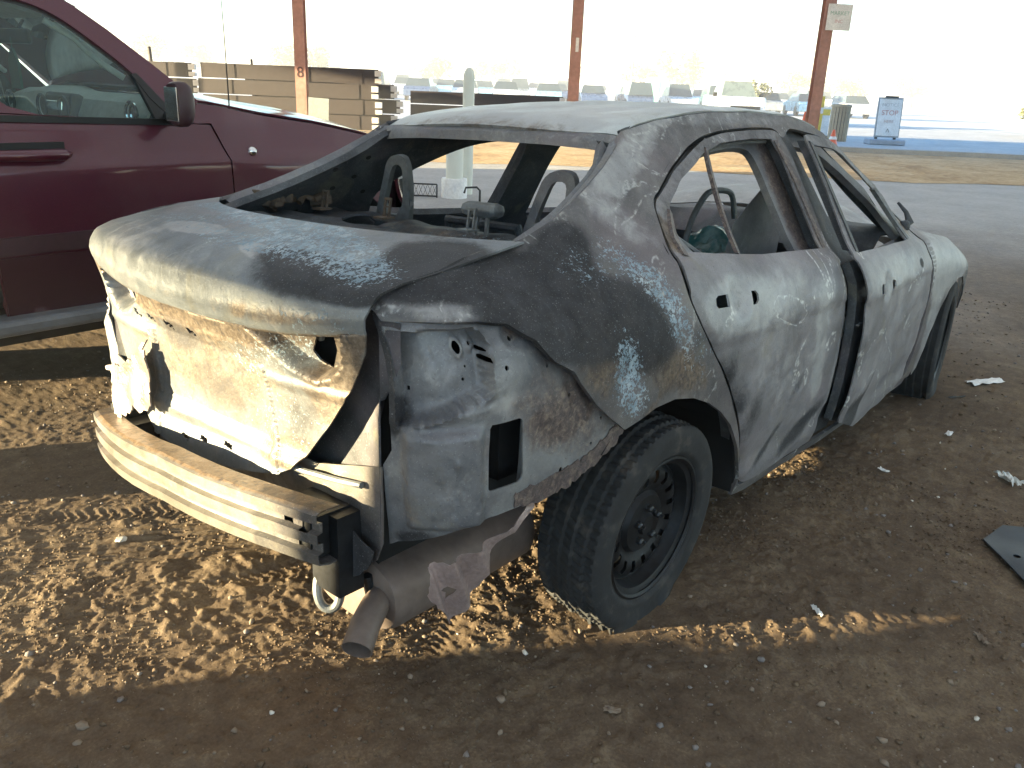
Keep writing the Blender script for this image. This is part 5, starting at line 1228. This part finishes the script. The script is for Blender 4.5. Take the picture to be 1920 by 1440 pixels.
def beam(d, s, z, L, h, label, group, yaw=0):
    o = empty('steel_beam', tuple(at(d, s, z-h/2)), 0, label=label, cat='beam', group=group); o.rotation_euler = (0, 0, math.atan2(E1.y, E1.x)+yaw)
    for me_, nm in zip(channel_mesh(L, h), ('beam_web', 'beam_end_plate')):
        c_ = bpy.data.objects.new(nm, me_); COL.objects.link(c_); c_.parent = o; c_.location = (0, 0, h/2)
ordn = ['lowest', 'second from bottom', 'third from bottom', 'fourth from bottom', 'fifth from bottom', 'sixth from bottom', 'topmost']
for k in range(4):
    z = .205+.412*k; h = .385; od = ['lowest', 'second from bottom', 'third from bottom', 'topmost'][k]
    beam(24.7, -6.45+(.10 if k % 2 else 0), z, 4.9, h, f'brown channel beam, {od} in the stack behind the left red post', 'stacked brown channel beams')
    beam(24.85, -9.95-.10*(k % 2), z-.02, 1.9, h, f'short brown channel beam, {od} at the left end beside the long stack', 'stacked brown channel beams')
    if k < 3: beam(25.7+(.06 if k % 2 else 0), -5.7+(.10 if k % 2 else -.06), z+.02, 4.3, h, f'brown channel beam, {["lowest", "middle", "topmost"][k]} in the row hidden behind the left stack', 'stacked brown channel beams')
for k in range(3):
    beam(26.2, -.95, .185+.372*k, 4.5, .345, f'brown channel beam, {["lowest", "middle", "topmost"][k]} in the low stack beyond the sedan roof', 'stacked brown channel beams')
for k, (s_, z_) in enumerate(((-10.35, 2.0), (-7.55, 1.78))):
    tag(MB().tube([at(25.4, s_, 0), at(25.4, s_-(.05 if k else .12), z_)], .05 if k == 0 else .035, 8).build('stake', M_BRND, None), label=['thin dark stake leaning left above the beam stack', 'short dark stub of a stake standing behind the beam stack'][k], cat='stake')
pl = MB(); pl.box(at(22.6, -5.12, .44), (.52, .03, .88), RE @ Matrix.Rotation(.04, 3, 'Y')); tag(pl.build('grey_sheet', simple('zinc_sheet', (.30, .34, .35), .5, .3), None, origin=tuple(at(22.6, -5.12))), label='grey metal sheet propped upright beside the left red post', cat='metal sheet')

# ------------------------------------------------------------------ white pipes, rack, sign, barrel and other yard things
M_PIPE = simple('white_pipe', (.72, .74, .68), .45, 0, .0005, 5, .08)
M_SLV = simple('white_sleeve', (.85, .86, .88), .5)
b0 = Vector((6.06, 6.02, 0)); PI = wroot('thick_bollard', tuple(b0), label='thick cream-white pipe bollard with a white sleeve round its foot', cat='bollard')
MB().lathe([(.112, 0), (.112, 1.00), (.10, 1.05), (.06, 1.08), (0, 1.09)], 28, b0).build('pipe', M_PIPE, PI, smooth=True, split=35)
MB().lathe([(.168, 0.0), (.168, .235), (.16, .25), (.113, .25)], 28, b0).build('sleeve', M_SLV, PI, smooth=True, split=35)
b0 = Vector((6.46, 6.18, 0)); PI = wroot('thin_bollard', tuple(b0), label='slimmer taller white pipe just right of the sleeved bollard', cat='bollard')
MB().lathe([(.075, 0), (.075, 1.50), (.06, 1.56), (.03, 1.6), (0, 1.61)], 24, b0).build('pipe', M_PIPE, PI, smooth=True, split=35)
c_ = Vector((5.65, 6.35, 0)); rk = wroot('wire_rack', tuple(c_), label='low black wire rack standing left of the sleeved bollard', cat='rack')
mb = MB()
for z in (.02, .17): mb.tube([c_+E1*-.30+Vector((0, 0, z)), c_+E1*.30+Vector((0, 0, z))], .010, 6)
for s_ in (-.30, .30): mb.tube([c_+E1*s_, c_+E1*s_+Vector((0, 0, .17))], .010, 6)
mb.build('rack_frame', M_TRIM, rk); mb = MB()
for k in range(10): 
    mb.tube([c_+E1*(-.3+.06*k)+Vector((0, 0, .02)), c_+E1*(-.24+.06*k)+Vector((0, 0, .17))], .003, 4); mb.tube([c_+E1*(-.24+.06*k)+Vector((0, 0, .02)), c_+E1*(-.3+.06*k)+Vector((0, 0, .17))], .003, 4)
mb.build('rack_mesh', M_TRIM, rk)
c_ = Vector((6.05, 5.55, 0)); mb = MB(); mb.tube([c_, c_+Vector((0, 0, .14)), c_+E1*-.04+Vector((0, 0, .18)), c_+E1*-.18+Vector((0, 0, .17)), c_+E1*-.20+Vector((0, 0, .10))], .014, 8)
tag(mb.build('bent_hoop', M_TRIM, None, origin=tuple(c_)), label='small black bent tube hoop standing right of the sleeved bollard', cat='hoop')
# A-frame sign
b0 = at(28.3, 11.85); SG_ = wroot('pavement_sign', tuple(b0), label='white A-frame pavement sign with STOP notice on a grey base by the road', cat='sign')
Rt = RE @ Matrix.Rotation(-.10, 3, 'X')
MB().bbox(b0+Vector((0, 0, .85)), (.80, .05, 1.22), .015, Rt).build('sign_frame', simple('grey_frame', (.30, .33, .36), .5), SG_)
MB().box(b0+Vector((0, 0, .85))-E2*.03, (.72, .02, 1.12), Rt).build('sign_face', simple('sign_white', (.72, .76, .78), .5), SG_)
mb = MB(); mb.bbox(b0+Vector((0, 0, .10)), (1.15, .55, .17), .04, RE); mb.build('sign_base', simple('sign_base_grey', (.30, .34, .40), .6), SG_)
mb = MB(); mb.box(b0+Vector((0, 0, .22))+E1*.3, (.07, .07, .08), RE); mb.box(b0+Vector((0, 0, .22))-E1*.3, (.07, .07, .08), RE); mb.build('sign_foot', M_TRIM, SG_)
upv = (Rt @ Vector((0, 0, 1)))
fc = b0+Vector((0, 0, .85))-E2*.043
for t_, z_, sz, col in (('NOTICE', .38, .15, (.45, .5, .52)), ('STOP', .14, .22, (.5, .28, .28)), ('HERE', -.12, .13, (.5, .42, .42)), ('^', -.45, .3, (.2, .22, .22))):
    txt('lettering', t_, sz, simple('print_%s' % t_.lower().replace('^', 'mark'), col, .6), fc+upv*z_, tuple(E1), tuple(upv), SG_, .002)
MB().bbox(b0+Vector((0, 0, 1.48)), (.42, .06, .05), .015, RE).build('sign_handle', M_TRIM, SG_)
# barrel
b0 = at(29.4, 10.70); BR_ = wroot('slatted_bin', tuple(b0), label='brown slatted drum bin beside the right red post', cat='bin')
M_SL = simple('brown_slat', (.38, .30, .19), .7)
MB().lathe([(0, .02), (.27, .02), (.28, 1.1), (.0, 1.1)], 24, b0).build('bin_body', M_BRND, BR_)
mesh = None
for k in range(18):
    a = 2*math.pi*k/18; p = b0+Vector((.295*math.cos(a), .295*math.sin(a), .56))
    if mesh is None:
        t = MB().box((0, 0, 0), (.02, .085, 1.1)); mesh = bpy.data.meshes.new('slat'); mesh.from_pydata([tuple(v) for v in t.v], [], t.f); mesh.materials.append(M_SL)
    o = bpy.data.objects.new('slat', mesh); COL.objects.link(o); o.parent = BR_; o.location = p-b0; o.rotation_euler = (0, 0, a)
mb = MB(); mb.lathe([(.33, 1.10), (.33, 1.16), (.26, 1.19), (.20, 1.19)], 24, b0); mb.build('bin_lid', M_SL, BR_)
# yellow barrier panels and cones by the post
M_YEL = simple('yellow_plastic', (.75, .55, .08), .5); M_ORG = simple('orange_plastic', (.75, .14, .05), .5)
for k, (d_, s_, w_, h_) in enumerate(((30.5, 10.35, .28, 1.35), (31.5, 10.95, .30, 1.25))):
    b0 = at(d_, s_); Y = wroot('delineator', tuple(b0), label=['yellow upright traffic panel just right of the red post', 'white and yellow upright panel partly behind the slatted bin'][k], cat='delineator')
    MB().bbox(b0+Vector((0, 0, h_/2+.06)), (w_, .06, h_), .02, RE).build('panel_board', M_YEL if k == 0 else M_WHT, Y); MB().bbox(b0+Vector((0, 0, .04)), (w_*1.6, .4, .08), .02, RE).build('panel_foot', M_BLACK, Y); MB().box(b0+Vector((0, 0, h_*.7))-E2*.033, (w_*.9, .01, .2), RE).build('panel_stripe', M_WHT if k == 0 else M_YEL, Y)
def cone(b0, lab, h=.75):
    o = wroot('traffic_cone', tuple(b0), label=lab, cat='traffic cone', group='cones by the right post')
    MB().lathe([(.17, .03), (.15, .06), (.03, h), (0, h)], 16, b0).build('cone_body', M_ORG, o, smooth=True, split=35); MB().bbox(b0+Vector((0, 0, .02)), (.4, .4, .035), .008, RE).build('cone_foot', M_ORG, o); MB().lathe([(.119, h*.45), (.085, h*.62)], 16, b0).build('cone_band', M_WHT, o)
cone(at(27, 8.75), 'orange traffic cone peeping over the sedan roof left of the red post', .95); cone(at(26, 9.35), 'orange traffic cone low behind the sedan roof right of the red post', .5)

# rubble pile beyond the sand
R5 = random.Random(5)
def rock(name, c, r, mat, lab=None, cat=None, group=None, sq=.6, parent=None):
    bm = bmesh.new(); bmesh.ops.create_icosphere(bm, subdivisions=2, radius=1)
    sd = R5.uniform(0, 99); sx, sy, sz = R5.uniform(.7, 1.3), R5.uniform(.7, 1.3), R5.uniform(.8, 1.1)*sq
    for v in bm.verts: k = 1+.35*noise.noise(v.co*1.6+Vector((sd, 0, 0))); v.co = Vector((v.co.x*sx*k*r, v.co.y*sy*k*r, v.co.z*sz*k*r))
    me = bpy.data.meshes.new(name); bm.to_mesh(me); bm.free(); me.materials.append(mat); o = bpy.data.objects.new(name, me); COL.objects.link(o); o.location = c; o.rotation_euler = (0, 0, R5.uniform(0, 6))
    if lab: tag(o, lab, cat, group)
    return o
M_STN = simple('pale_stone', (.42, .36, .30), .9, 0, .01, 8, .3); M_BRK = simple('post_foot_orange', (.40, .20, .12), .9)
for k, (s_, d_, r_, lab) in enumerate(((.75, 24.0, .32, 'large pale rubble lump at the left end of the heap beyond the sand'), (1.15, 24.2, .30, 'rounded pale rubble lump second from the left in the heap'), (1.55, 23.9, .34, 'broad pale rubble lump in the middle of the heap'), (2.35, 24.1, .25, 'small white rubble lump at the right end of the heap'))):
    rock('rubble', at(d_, s_, .12), r_, M_STN if k < 3 else M_WHT, lab, 'rubble', 'rubble heap beyond the sand')
tag(MB().bbox(at(23.9, 1.95, .2), (.45, .4, .42), .03, RE).build('post_foot_block', M_BRK, None), label='square orange-brown block for the foot of the middle red post', cat='block')  # block added for the orange foot of the middle post

# far parked cars ------------------------------------------------------
def far_car_parts(kind):
    L, H = (4.6, 1.45) if kind == 0 else (4.8, 1.75); w = .88
    body = [(-L/2, .35), (-L/2, .75), (-L/2+.3, .95), (L/2-1.3, .95), (L/2-.1, .78), (L/2, .45), (L/2-.1, .3), (-L/2+.1, .3)]
    cab = [(-L/2+(.6 if kind == 0 else .1), .95), (-L/2+(1.1 if kind == 0 else .3), H), (.5, H), (1.15, .95)]
    def ext(poly, w0, w1=None):
        n = len(poly); mb = MB(); z0 = min(z for _, z in poly); z1 = max(z for _, z in poly); w1 = w1 or w0
        vs = []
        for sg in (-1, 1):
            for x, z in poly: vs.append(Vector((x, sg*(w0+(w1-w0)*(z-z0)/(z1-z0)), z)))
        mb.add(vs, [tuple(range(n)), tuple(range(2*n-1, n-1, -1))]+[(i, n+i, n+(i+1) % n, (i+1) % n) for i in range(n)]); return mb
    a = ext(body, w); b = ext(cab, w*.95, w*.75)
    t = MB()
    for x in (-L/2+.9, L/2-.9):
        for sg in (-1, 1): t.lathe([(0, sg*.0), (.33, 0), (.33, sg*.2), (0, sg*.2)], 14, (x, sg*.70, .33), 'Y')
    r = MB(); r.add([Vector((x, y, H+.005)) for x, y in ((-L/2+(1.1 if kind == 0 else .3), -w*.72), (.5, -w*.72), (.5, w*.72), (-L/2+(1.1 if kind == 0 else .3), w*.72))], [(0, 1, 2, 3)])
    return a, b, t, r
def mesh_of(nm, mb, mat):
    me = bpy.data.meshes.new(nm); me.from_pydata([tuple(v) for v in mb.v], [], mb.f); me.materials.append(mat); return me
CARC = {'white': (.75, .75, .74), 'silver': (.5, .52, .54), 'light blue': (.28, .5, .62), 'grey': (.28, .30, .32), 'dark blue': (.06, .10, .2)}
CM = {k: simple('paint_'+k.replace(' ', '_'), v, .3, .2) for k, v in CARC.items()}
M_FGL = simple('far_car_glass', (.06, .08, .09), .15)
KM = [far_car_parts(0), far_car_parts(1)]
KG = [(mesh_of('cabin', k[1], M_FGL), mesh_of('wheels', k[2], M_TRIM)) for k in KM]
KB = {}
for kind in (0, 1):
    for cn, cm_ in CM.items(): KB[kind, cn] = (mesh_of('body', KM[kind][0], cm_), mesh_of('roof_skin', KM[kind][3], cm_))
names = list(CARC); R6 = random.Random(12); kinds = ['saloon', 'SUV']
def far_car(d, s, cn, kind, rz, lab):
    o = empty('parked_car', tuple(at(d, s, .018)), rz, label=lab, cat='car', group='cars parked across the far lot')
    for me_, nm in ((KB[kind, cn][0], 'body'), (KG[kind][0], 'cabin'), (KG[kind][1], 'wheels'), (KB[kind, cn][1], 'roof_skin')):
        c_ = bpy.data.objects.new(nm, me_); COL.objects.link(c_); c_.parent = o
used_l = set()
for row, (d_, s0, n_, sp) in enumerate(((62, -13, 13, 3.0), (78, -16, 15, 3.2), (100, -20, 16, 3.6))):
    pick = [(R6.choice(['white', 'white', 'silver', 'light blue', 'grey', 'dark blue']), R6.choice([0, 0, 1])) for _ in range(n_)]
    for k, (cn, kd) in enumerate(pick):
        rw_ = ['nearest', 'middle', 'farthest'][row]; nb = lambda j: pick[j][0]+' '+kinds[pick[j][1]]
        if k == 0: lab = f'{cn} {kinds[kd]} at the left end of the {rw_} far row'
        elif k == n_-1: lab = f'{cn} {kinds[kd]} at the right end of the {rw_} far row'
        else: lab = f'{cn} {kinds[kd]}, {rw_} far row, between a {nb(k-1)} and a {nb(k+1)}'
        if lab in used_l: lab += (' left of the middle post' if k < n_*.45 else ' toward the right')
        used_l.add(lab)
        far_car(d_+R6.uniform(-.6, .6), s0+sp*k+R6.uniform(-.3, .3), cn, kd, math.atan2(E2.y, E2.x)+R6.choice([0, math.pi])+R6.uniform(-.05, .05), lab)
# white pickup facing the camera
b0 = at(44, 10.6); TK = wroot('white_truck', tuple(b0), label='white pickup facing the camera with dark windscreen beyond the sedan roof', cat='truck')
mb = MB(); mb.bbox(b0+Vector((0, 0, .85)), (1.95, 5.0, .75), .1, RE); mb.build('truck_body', CM['white'], TK)
mb = MB(); R_ = RE; mb.add([b0+R_ @ Vector(p) for p in ((-.85, -1.1, 1.22), (.85, -1.1, 1.22), (.85, .9, 1.22), (-.85, .9, 1.22), (-.66, -.6, 1.90), (.66, -.6, 1.90), (.66, .7, 1.90), (-.66, .7, 1.90))], [(0, 1, 5, 4), (1, 2, 6, 5), (2, 3, 7, 6), (3, 0, 4, 7), (4, 5, 6, 7)]); mb.build('truck_cab', simple('dull_screen_glass', (.16, .19, .18), .3), TK)
MB().bbox(b0+R_ @ Vector((0, .05, 1.93)), (1.40, 1.4, .06), .02, RE).build('cab_roof', CM['white'], TK)
mb = MB(); mb.bbox(b0+R_ @ Vector((-1.12, -.9, 1.28)), (.2, .12, .2), .03, RE); mb.build('door_mirror', M_TRIM, TK); MB().bbox(b0+R_ @ Vector((1.12, -.9, 1.28)), (.2, .12, .2), .03, RE).build('door_mirror', M_TRIM, TK)
MB().box(b0+R_ @ Vector((0, -2.52, .72)), (1.4, .05, .2), RE).build('grille', M_TRIM, TK)
mb = MB()
for sx_ in (-.85, .85):
    for sy in (-1.6, 1.5): mb.lathe([(0, -.12), (.38, -.12), (.38, .12), (0, .12)], 18, b0+R_ @ Vector((sx_, sy, .38)), 'X')
mb.build('wheels', M_TRIM, TK)
# green portable toilet, pole, street things
b0 = at(75, 11.3); PT_ = wroot('portable_toilet', tuple(b0), label='mint green portable toilet cabin in the far lot', cat='portable toilet')
MB().bbox(b0+Vector((0, 0, 1.1)), (1.15, 1.15, 2.1), .05, RE).build('cabin_shell', simple('mint_plastic', (.22, .60, .45), .5), PT_); MB().box(b0+Vector((0, 0, 1.05))-E2*.585, (.75, .02, 1.8), RE).build('door', simple('mint_door', (.30, .68, .52), .5), PT_); MB().bbox(b0+Vector((0, 0, 2.22)), (1.2, 1.2, .14), .06, RE).build('cabin_roof', M_WHT, PT_)
b0 = at(85, 10.6); UP = wroot('utility_pole', tuple(b0), label='thin distant utility pole right of the middle red post', cat='utility pole')
MB().tube([b0, b0+Vector((0, 0, 6.3))], .09, 8).build('pole_shaft', simple('weathered_pole', (.35, .33, .3), .8), UP); MB().box(b0+Vector((0, 0, 5.9)), (1.2, .08, .08), RE).build('cross_arm', M_GREY, UP)
# far trees
def leaf_mat(nm, c): return simple(nm, c, .8, 0, 0, 2, .35)
M_LF = [leaf_mat('dusty_leaf', (.12, .13, .06)), leaf_mat('yellow_leaf', (.20, .18, .07))]; M_BRKT = simple('bark', (.12, .09, .06), .9)
R7 = random.Random(3)
def tree_meshes(k):
    mb = MB(); R = random.Random(k+40)
    lobes = [(Vector((R.uniform(-1.3, 1.3), R.uniform(-1.3, 1.3), R.uniform(2.0, 4.0))), R.uniform(.6, 1.1)) for _ in range(9)]
    for c, r in lobes:
        for _ in range(110):
            d = Vector((R.gauss(0, 1), R.gauss(0, 1), R.gauss(0, 1))).normalized()*r*R.uniform(.5, 1.0); p = c+d; s_ = R.uniform(.10, .22); a = Vector((R.gauss(0, 1), R.gauss(0, 1), R.gauss(0, 1))).normalized(); b = a.cross(Vector((R.gauss(0, 1), R.gauss(0, 1), R.gauss(0, 1)))).normalized()
            mb.add([p-a*s_, p+b*s_*.6, p+a*s_, p-b*s_*.6], [(0, 1, 2, 3)])
    t = MB(); t.tube([Vector((0, 0, 0)), Vector((.05, 0, 1.0)), Vector((0, .05, 2.2))], [.16, .12, .07], 8)
    for c, r in lobes[:5]: t.tube([Vector((.02, 0, 1.4)), Vector((c.x*.5, c.y*.5, 1.9)), c], [.07, .05, .02], 6)
    return mesh_of('crown', mb, M_LF[k % 2]), mesh_of('trunk', t, M_BRKT)
TM = [tree_meshes(k) for k in range(4)]
for k in range(26):
    s_ = -60+5.2*k+R7.uniform(-1.5, 1.5); d_ = R7.uniform(125, 190)
    o = empty('desert_tree', tuple(at(d_, s_, 0)), R7.uniform(0, 6), label=f'{["dusty","yellowish"][k%2]} low desert tree in the hazy row, ' + ('left of the left red post' if s_/d_ < -.245 else 'between the left and middle red posts' if s_/d_ < .06 else 'between the middle and right red posts' if s_/d_ < .33 else 'right of the right red post'), cat='tree', group='trees behind the far lot')
    sc = R7.uniform(.9, 1.5); o.scale = (sc*1.3, sc*1.3, sc)
    for me_, nm in zip(TM[k % 4], ('crown', 'trunk')): c_ = bpy.data.objects.new(nm, me_); COL.objects.link(c_); c_.parent = o
for k, (s_, d_) in enumerate(((22.5, 38), (24.2, 40), (16, 60))):
    o = empty('roadside_shrub', tuple(at(d_, s_, 0)), k, label=['pale shrub across the road at far right', 'taller pale shrub behind the first one at far right', 'yellow-green shrub across the road above the pavement sign'][k], cat='shrub')
    o.scale = (.55, .55, .5)
    for me_, nm in zip(TM[k % 4], ('crown', 'trunk')): c_ = bpy.data.objects.new(nm, me_); COL.objects.link(c_); c_.parent = o

# ------------------------------------------------------------------ unseen van added to shade the foreground (left, outside the frame)
NV = Vector((.556, .831, 0)); A0 = Vector((-1.453, -.03, 0))
vb = A0-SD*5.5-NV*1.09; ang = math.atan2(SD.y, SD.x)
VN_ = wroot('shade_van', tuple(vb), label='unseen tall van added left of the sedan to shade the foreground', cat='van')
RVn = Matrix.Rotation(ang, 3, 'Z')
mb = MB(); mb.bbox(vb+RVn @ Vector((-.6, 0, 1.35)), (3.9, 3.2 if False else 2.0, 2.1), .12, RVn)
mb.build('van_body', simple('van_paint', (.14, .14, .15), .35), VN_)
mb = MB(); mb.bbox(vb+RVn @ Vector((1.75, 0, 1.35)), (1.0, 1.94, 1.5), .25, RVn); mb.build('van_cab', simple('van_cab_paint', (.14, .14, .15), .35), VN_)
MB().box(vb+RVn @ Vector((2.28, 0, 1.7)), (.03, 1.6, .55), RVn).build('windscreen', M_FGL, VN_)
mb = MB()
for sx_ in (-1.9, 1.6):
    for sy in (-.9, .9): mb.lathe([(0, -.12), (.36, -.12), (.36, .12), (0, .12)], 20, vb+RVn @ Vector((sx_, sy, .36)), 'Y')
mb.build('wheels', M_TRIM, VN_)
MB().box(vb+RVn @ Vector((-.3, 0, .2)), (4.8, 1.9, .36), RVn).build('skirt', M_TRIM, VN_)

CT = wroot('shade_container', tuple(at(6.6, -13.7)), label='unseen long ribbed container added far left to shade the gravel yard', cat='container')  # unseen box added only to throw shade across the gravel
mb = MB(); mb.box(at(6.6, -13.7, 1.40), (2.4, 9.2, 2.5), RE)
for k in range(40):
    for s_ in (-1, 1): mb.box(at(2.2+.23*k, -13.7+s_*1.215, 1.4), (.03, .10, 2.3), RE)
mb.build('container_shell', simple('container_blue', (.12, .16, .22), .6, 0, .001, 10), CT)
for dd in (2.1, 11.1):
    for s_ in (-1, 1): MB().box(at(dd, -13.7+s_*1.18, 1.32), (.12, .12, 2.64), RE).build('corner_post', M_GREY, CT)
# ------------------------------------------------------------------ litter and stones on the dirt
def gh(x, y): return float(ground_h(np.array([x]), np.array([y]))[0])
M_FO = simple('silver_foil', (.65, .66, .64), .3, .4, .003, 60, .2)
def litter(name, x, y, w, l, rz, mat, lab, cat, lift=.006, crumple=.012, n=9):
    rows = []; sd = R7.uniform(0, 50)
    for i in range(n):
        rows.append([])
        for j in range(n):
            u, v = (i/(n-1)-.5), (j/(n-1)-.5); k = 1-.35*(abs(u)+abs(v))*noise.noise(Vector((u*4+sd, v*4, 0)))
            q = Matrix.Rotation(rz, 3, 'Z') @ Vector((u*w*k, v*l*k, 0)); rows[-1].append(Vector((q.x, q.y, crumple*(noise.noise(Vector((u*5+sd, v*5, 3)))+.4))))
    o = MB().grid(rows).build(name, mat, None, solid=.0015); o.location = (x, y, gh(x, y)+lift); return tag(o, lab, cat)
litter('paper_scrap', 3.13, -1.02, .22, .07, -.5, M_WHT, 'flat white plastic scrap lying beside the front tyre', 'litter')
litter('crumpled_wrapper', 1.80, -1.42, .11, .05, .9, M_FO, 'crumpled silvery wrapper on the dirt at right', 'litter', .01, .03)
litter('paper_scrap', .35, -1.22, .05, .012, 1.0, M_WHT, 'thin white sliver of paper on the dirt right of the rear tyre', 'litter')
litter('paper_scrap', 5.9, .4, .16, .08, .3, M_WHT, 'small white scrap on the pale gravel right of the bonnet', 'litter')
litter('paper_scrap', 2.6, -1.35, .05, .03, .3, M_WHT, 'tiny pale scrap beyond the silvery wrapper', 'litter')
litter('twig', -1.22, 1.14, .09, .006, 1.9, M_WHT, 'thin pale twig on the shaded dirt at far left', 'twig', .008)
M_PEB = [simple('pebble_tan', (.20, .155, .115), .9, 0, .002, 60, .3), simple('pebble_grey', (.17, .15, .14), .9, 0, .002, 60, .3), simple('pebble_white', (.6, .56, .5), .8)]
for k, (x, y, w_, l_, lab) in enumerate(((2.15, -1.10, .06, .025, 'tiny grey-white flake lying between the front tyre and the silvery wrapper'), (1.52, -1.02, .045, .02, 'tiny pale flake just right of the rear door sill'), (2.75, -.98, .10, .012, 'thin dark sliver of trim under the front door'), (.55, -1.62, .05, .02, 'pale chip of paint near the lower right of the rubber mat'), (-.42, -1.02, .04, .018, 'dusty chip of plastic below the rear tyre'))):
    litter('debris_flake', x, y, w_, l_, k*1.3, M_TRIM if k == 2 else (M_WHT if k in (0, 1) else M_PEB[0]), lab, 'debris', .006, .008, 6)
# black mat at right edge
mc = [(1.165, -1.475), (.93, -1.675), (1.10, -1.80), (1.42, -1.62), (1.33, -1.50)]
V_, F_ = tri2d(mc, [circle(1.115, -1.59, .012, 12)], .02); o = mk('rubber_mat', [Vector((x, y, .022+.012*noise.noise(Vector((x*4, y*4, 1))))) for x, y in V_], [tuple(int(i) for i in f) for f in F_], simple('dark_rubber', (.008, .012, .020), .45, 0, .001, 30, .2), None, smooth=True, solid=.006); tag(o, 'dark blue-black rubber mat with a round eyelet lying at the right edge', 'mat')
# stones one could pick out
S_ = rock('stone', Vector((-1.32, -.15, gh(-1.32, -.15)+.004)), .014, M_PEB[0], 'rounded tan stone in the shade at the lower left', 'stone', None, .8)
rock('stone', Vector((-.88, .59, gh(-.88, .59)+.005)), .016, M_PEB[2], 'pale stone in the sunlit dirt left of the bumper beam', 'stone', None, .8)
# gravel and crumbs: nobody could count them
base = bmesh.new(); bmesh.ops.create_icosphere(base, subdivisions=1, radius=1); bv = np.array([tuple(v.co) for v in base.verts]); bf = np.array([[v.index for v in f.verts] for f in base.faces]); base.free()
def scatter(name, n, xr_, yr_, rmin, rmax, pw, mats, prob, seed, lab, cat, dens=None):
    q = np.random.RandomState(seed); px = q.uniform(*xr_, n); py = q.uniform(*yr_, n)
    if dens: k = q.rand(n) < dens(px, py); px, py = px[k], py[k]; n = len(px)
    pz = ground_h(px, py); r = rmin+(rmax-rmin)*q.rand(n)**pw
    sc = np.stack([q.uniform(.7, 1.3, n)*r, q.uniform(.7, 1.3, n)*r, q.uniform(.45, .85, n)*r], 1)
    P = bv[None]*sc[:, None]*q.uniform(.55, 1.35, (n, len(bv)))[:, :, None]
    a = q.uniform(0, 6.3, n); ca, sa = np.cos(a)[:, None], np.sin(a)[:, None]
    X = P[:, :, 0]*ca-P[:, :, 1]*sa+px[:, None]; Y = P[:, :, 0]*sa+P[:, :, 1]*ca+py[:, None]; Z = P[:, :, 2]+(pz+r*.3)[:, None]
    V_ = np.stack([X, Y, Z], 2).reshape(-1, 3); F_ = (bf[None]+(np.arange(n)*len(bv))[:, None, None]).reshape(-1, 3)
    me = bpy.data.meshes.new(name); me.vertices.add(len(V_)); me.vertices.foreach_set('co', V_.ravel()); me.loops.add(F_.size); me.loops.foreach_set('vertex_index', F_.ravel().astype(np.int32)); me.polygons.add(len(F_)); me.polygons.foreach_set('loop_start', np.arange(0, F_.size, 3)); me.polygons.foreach_set('loop_total', np.full(len(F_), 3)); me.update()
    [me.materials.append(m) for m in mats]; me.polygons.foreach_set('material_index', np.repeat(q.choice(len(mats), n, p=prob), len(bf)).astype(np.int32))
    o = bpy.data.objects.new(name, me); COL.objects.link(o); return tag(o, lab, cat, None, 'stuff')
perp = lambda x, y: (x+1.453)*.556+(y+.03)*.831
DIRT = bpy.data.materials['trodden_dirt']
scatter('loose_gravel', 15000, (-1.9, 5.5), (-2.5, 2.6), .0018, .011, 5, M_PEB+[DIRT], [.32, .24, .012, .428], 21, 'small loose stones scattered over the trodden dirt', 'gravel')
scatter('dirt_crumbs', 75000, (-1.9, 1.5), (-1.9, 1.6), .0011, .0062, 3.0, [DIRT, M_PEB[0]], [.95, .05], 22, 'crumbled clods of dry dirt churned up behind the sedan', 'dirt clods', lambda x, y: np.clip(1.3-np.abs(perp(x, y)-.45)/.75, .12, 1)*np.clip(.55+2.6*fbm(x, y, 3.5, 3, 77), .08, 1))
# ------------------------------------------------------------------ haze volume added to wash out the distance like glare
hz = bpy.data.materials.new('glare_haze'); hz.use_nodes = True; nt = hz.node_tree; nt.nodes.clear()
pv = nt.nodes.new('ShaderNodeVolumePrincipled'); pv.inputs['Color'].default_value = (.96, .97, 1, 1); pv.inputs['Density'].default_value = HAZE; pv.inputs['Anisotropy'].default_value = .0
ou = nt.nodes.new('ShaderNodeOutputMaterial'); nt.links.new(pv.outputs[0], ou.inputs['Volume'])
if HAZE: hb = MB().box((0, 0, 3.15), (3400, 3400, 8.3)).build('haze', hz, None); tag(hb, kind='stuff', label='haze volume added to pale the far yard')
for o in bpy.data.objects:
    if '_w' in o.keys(): del o['_w']
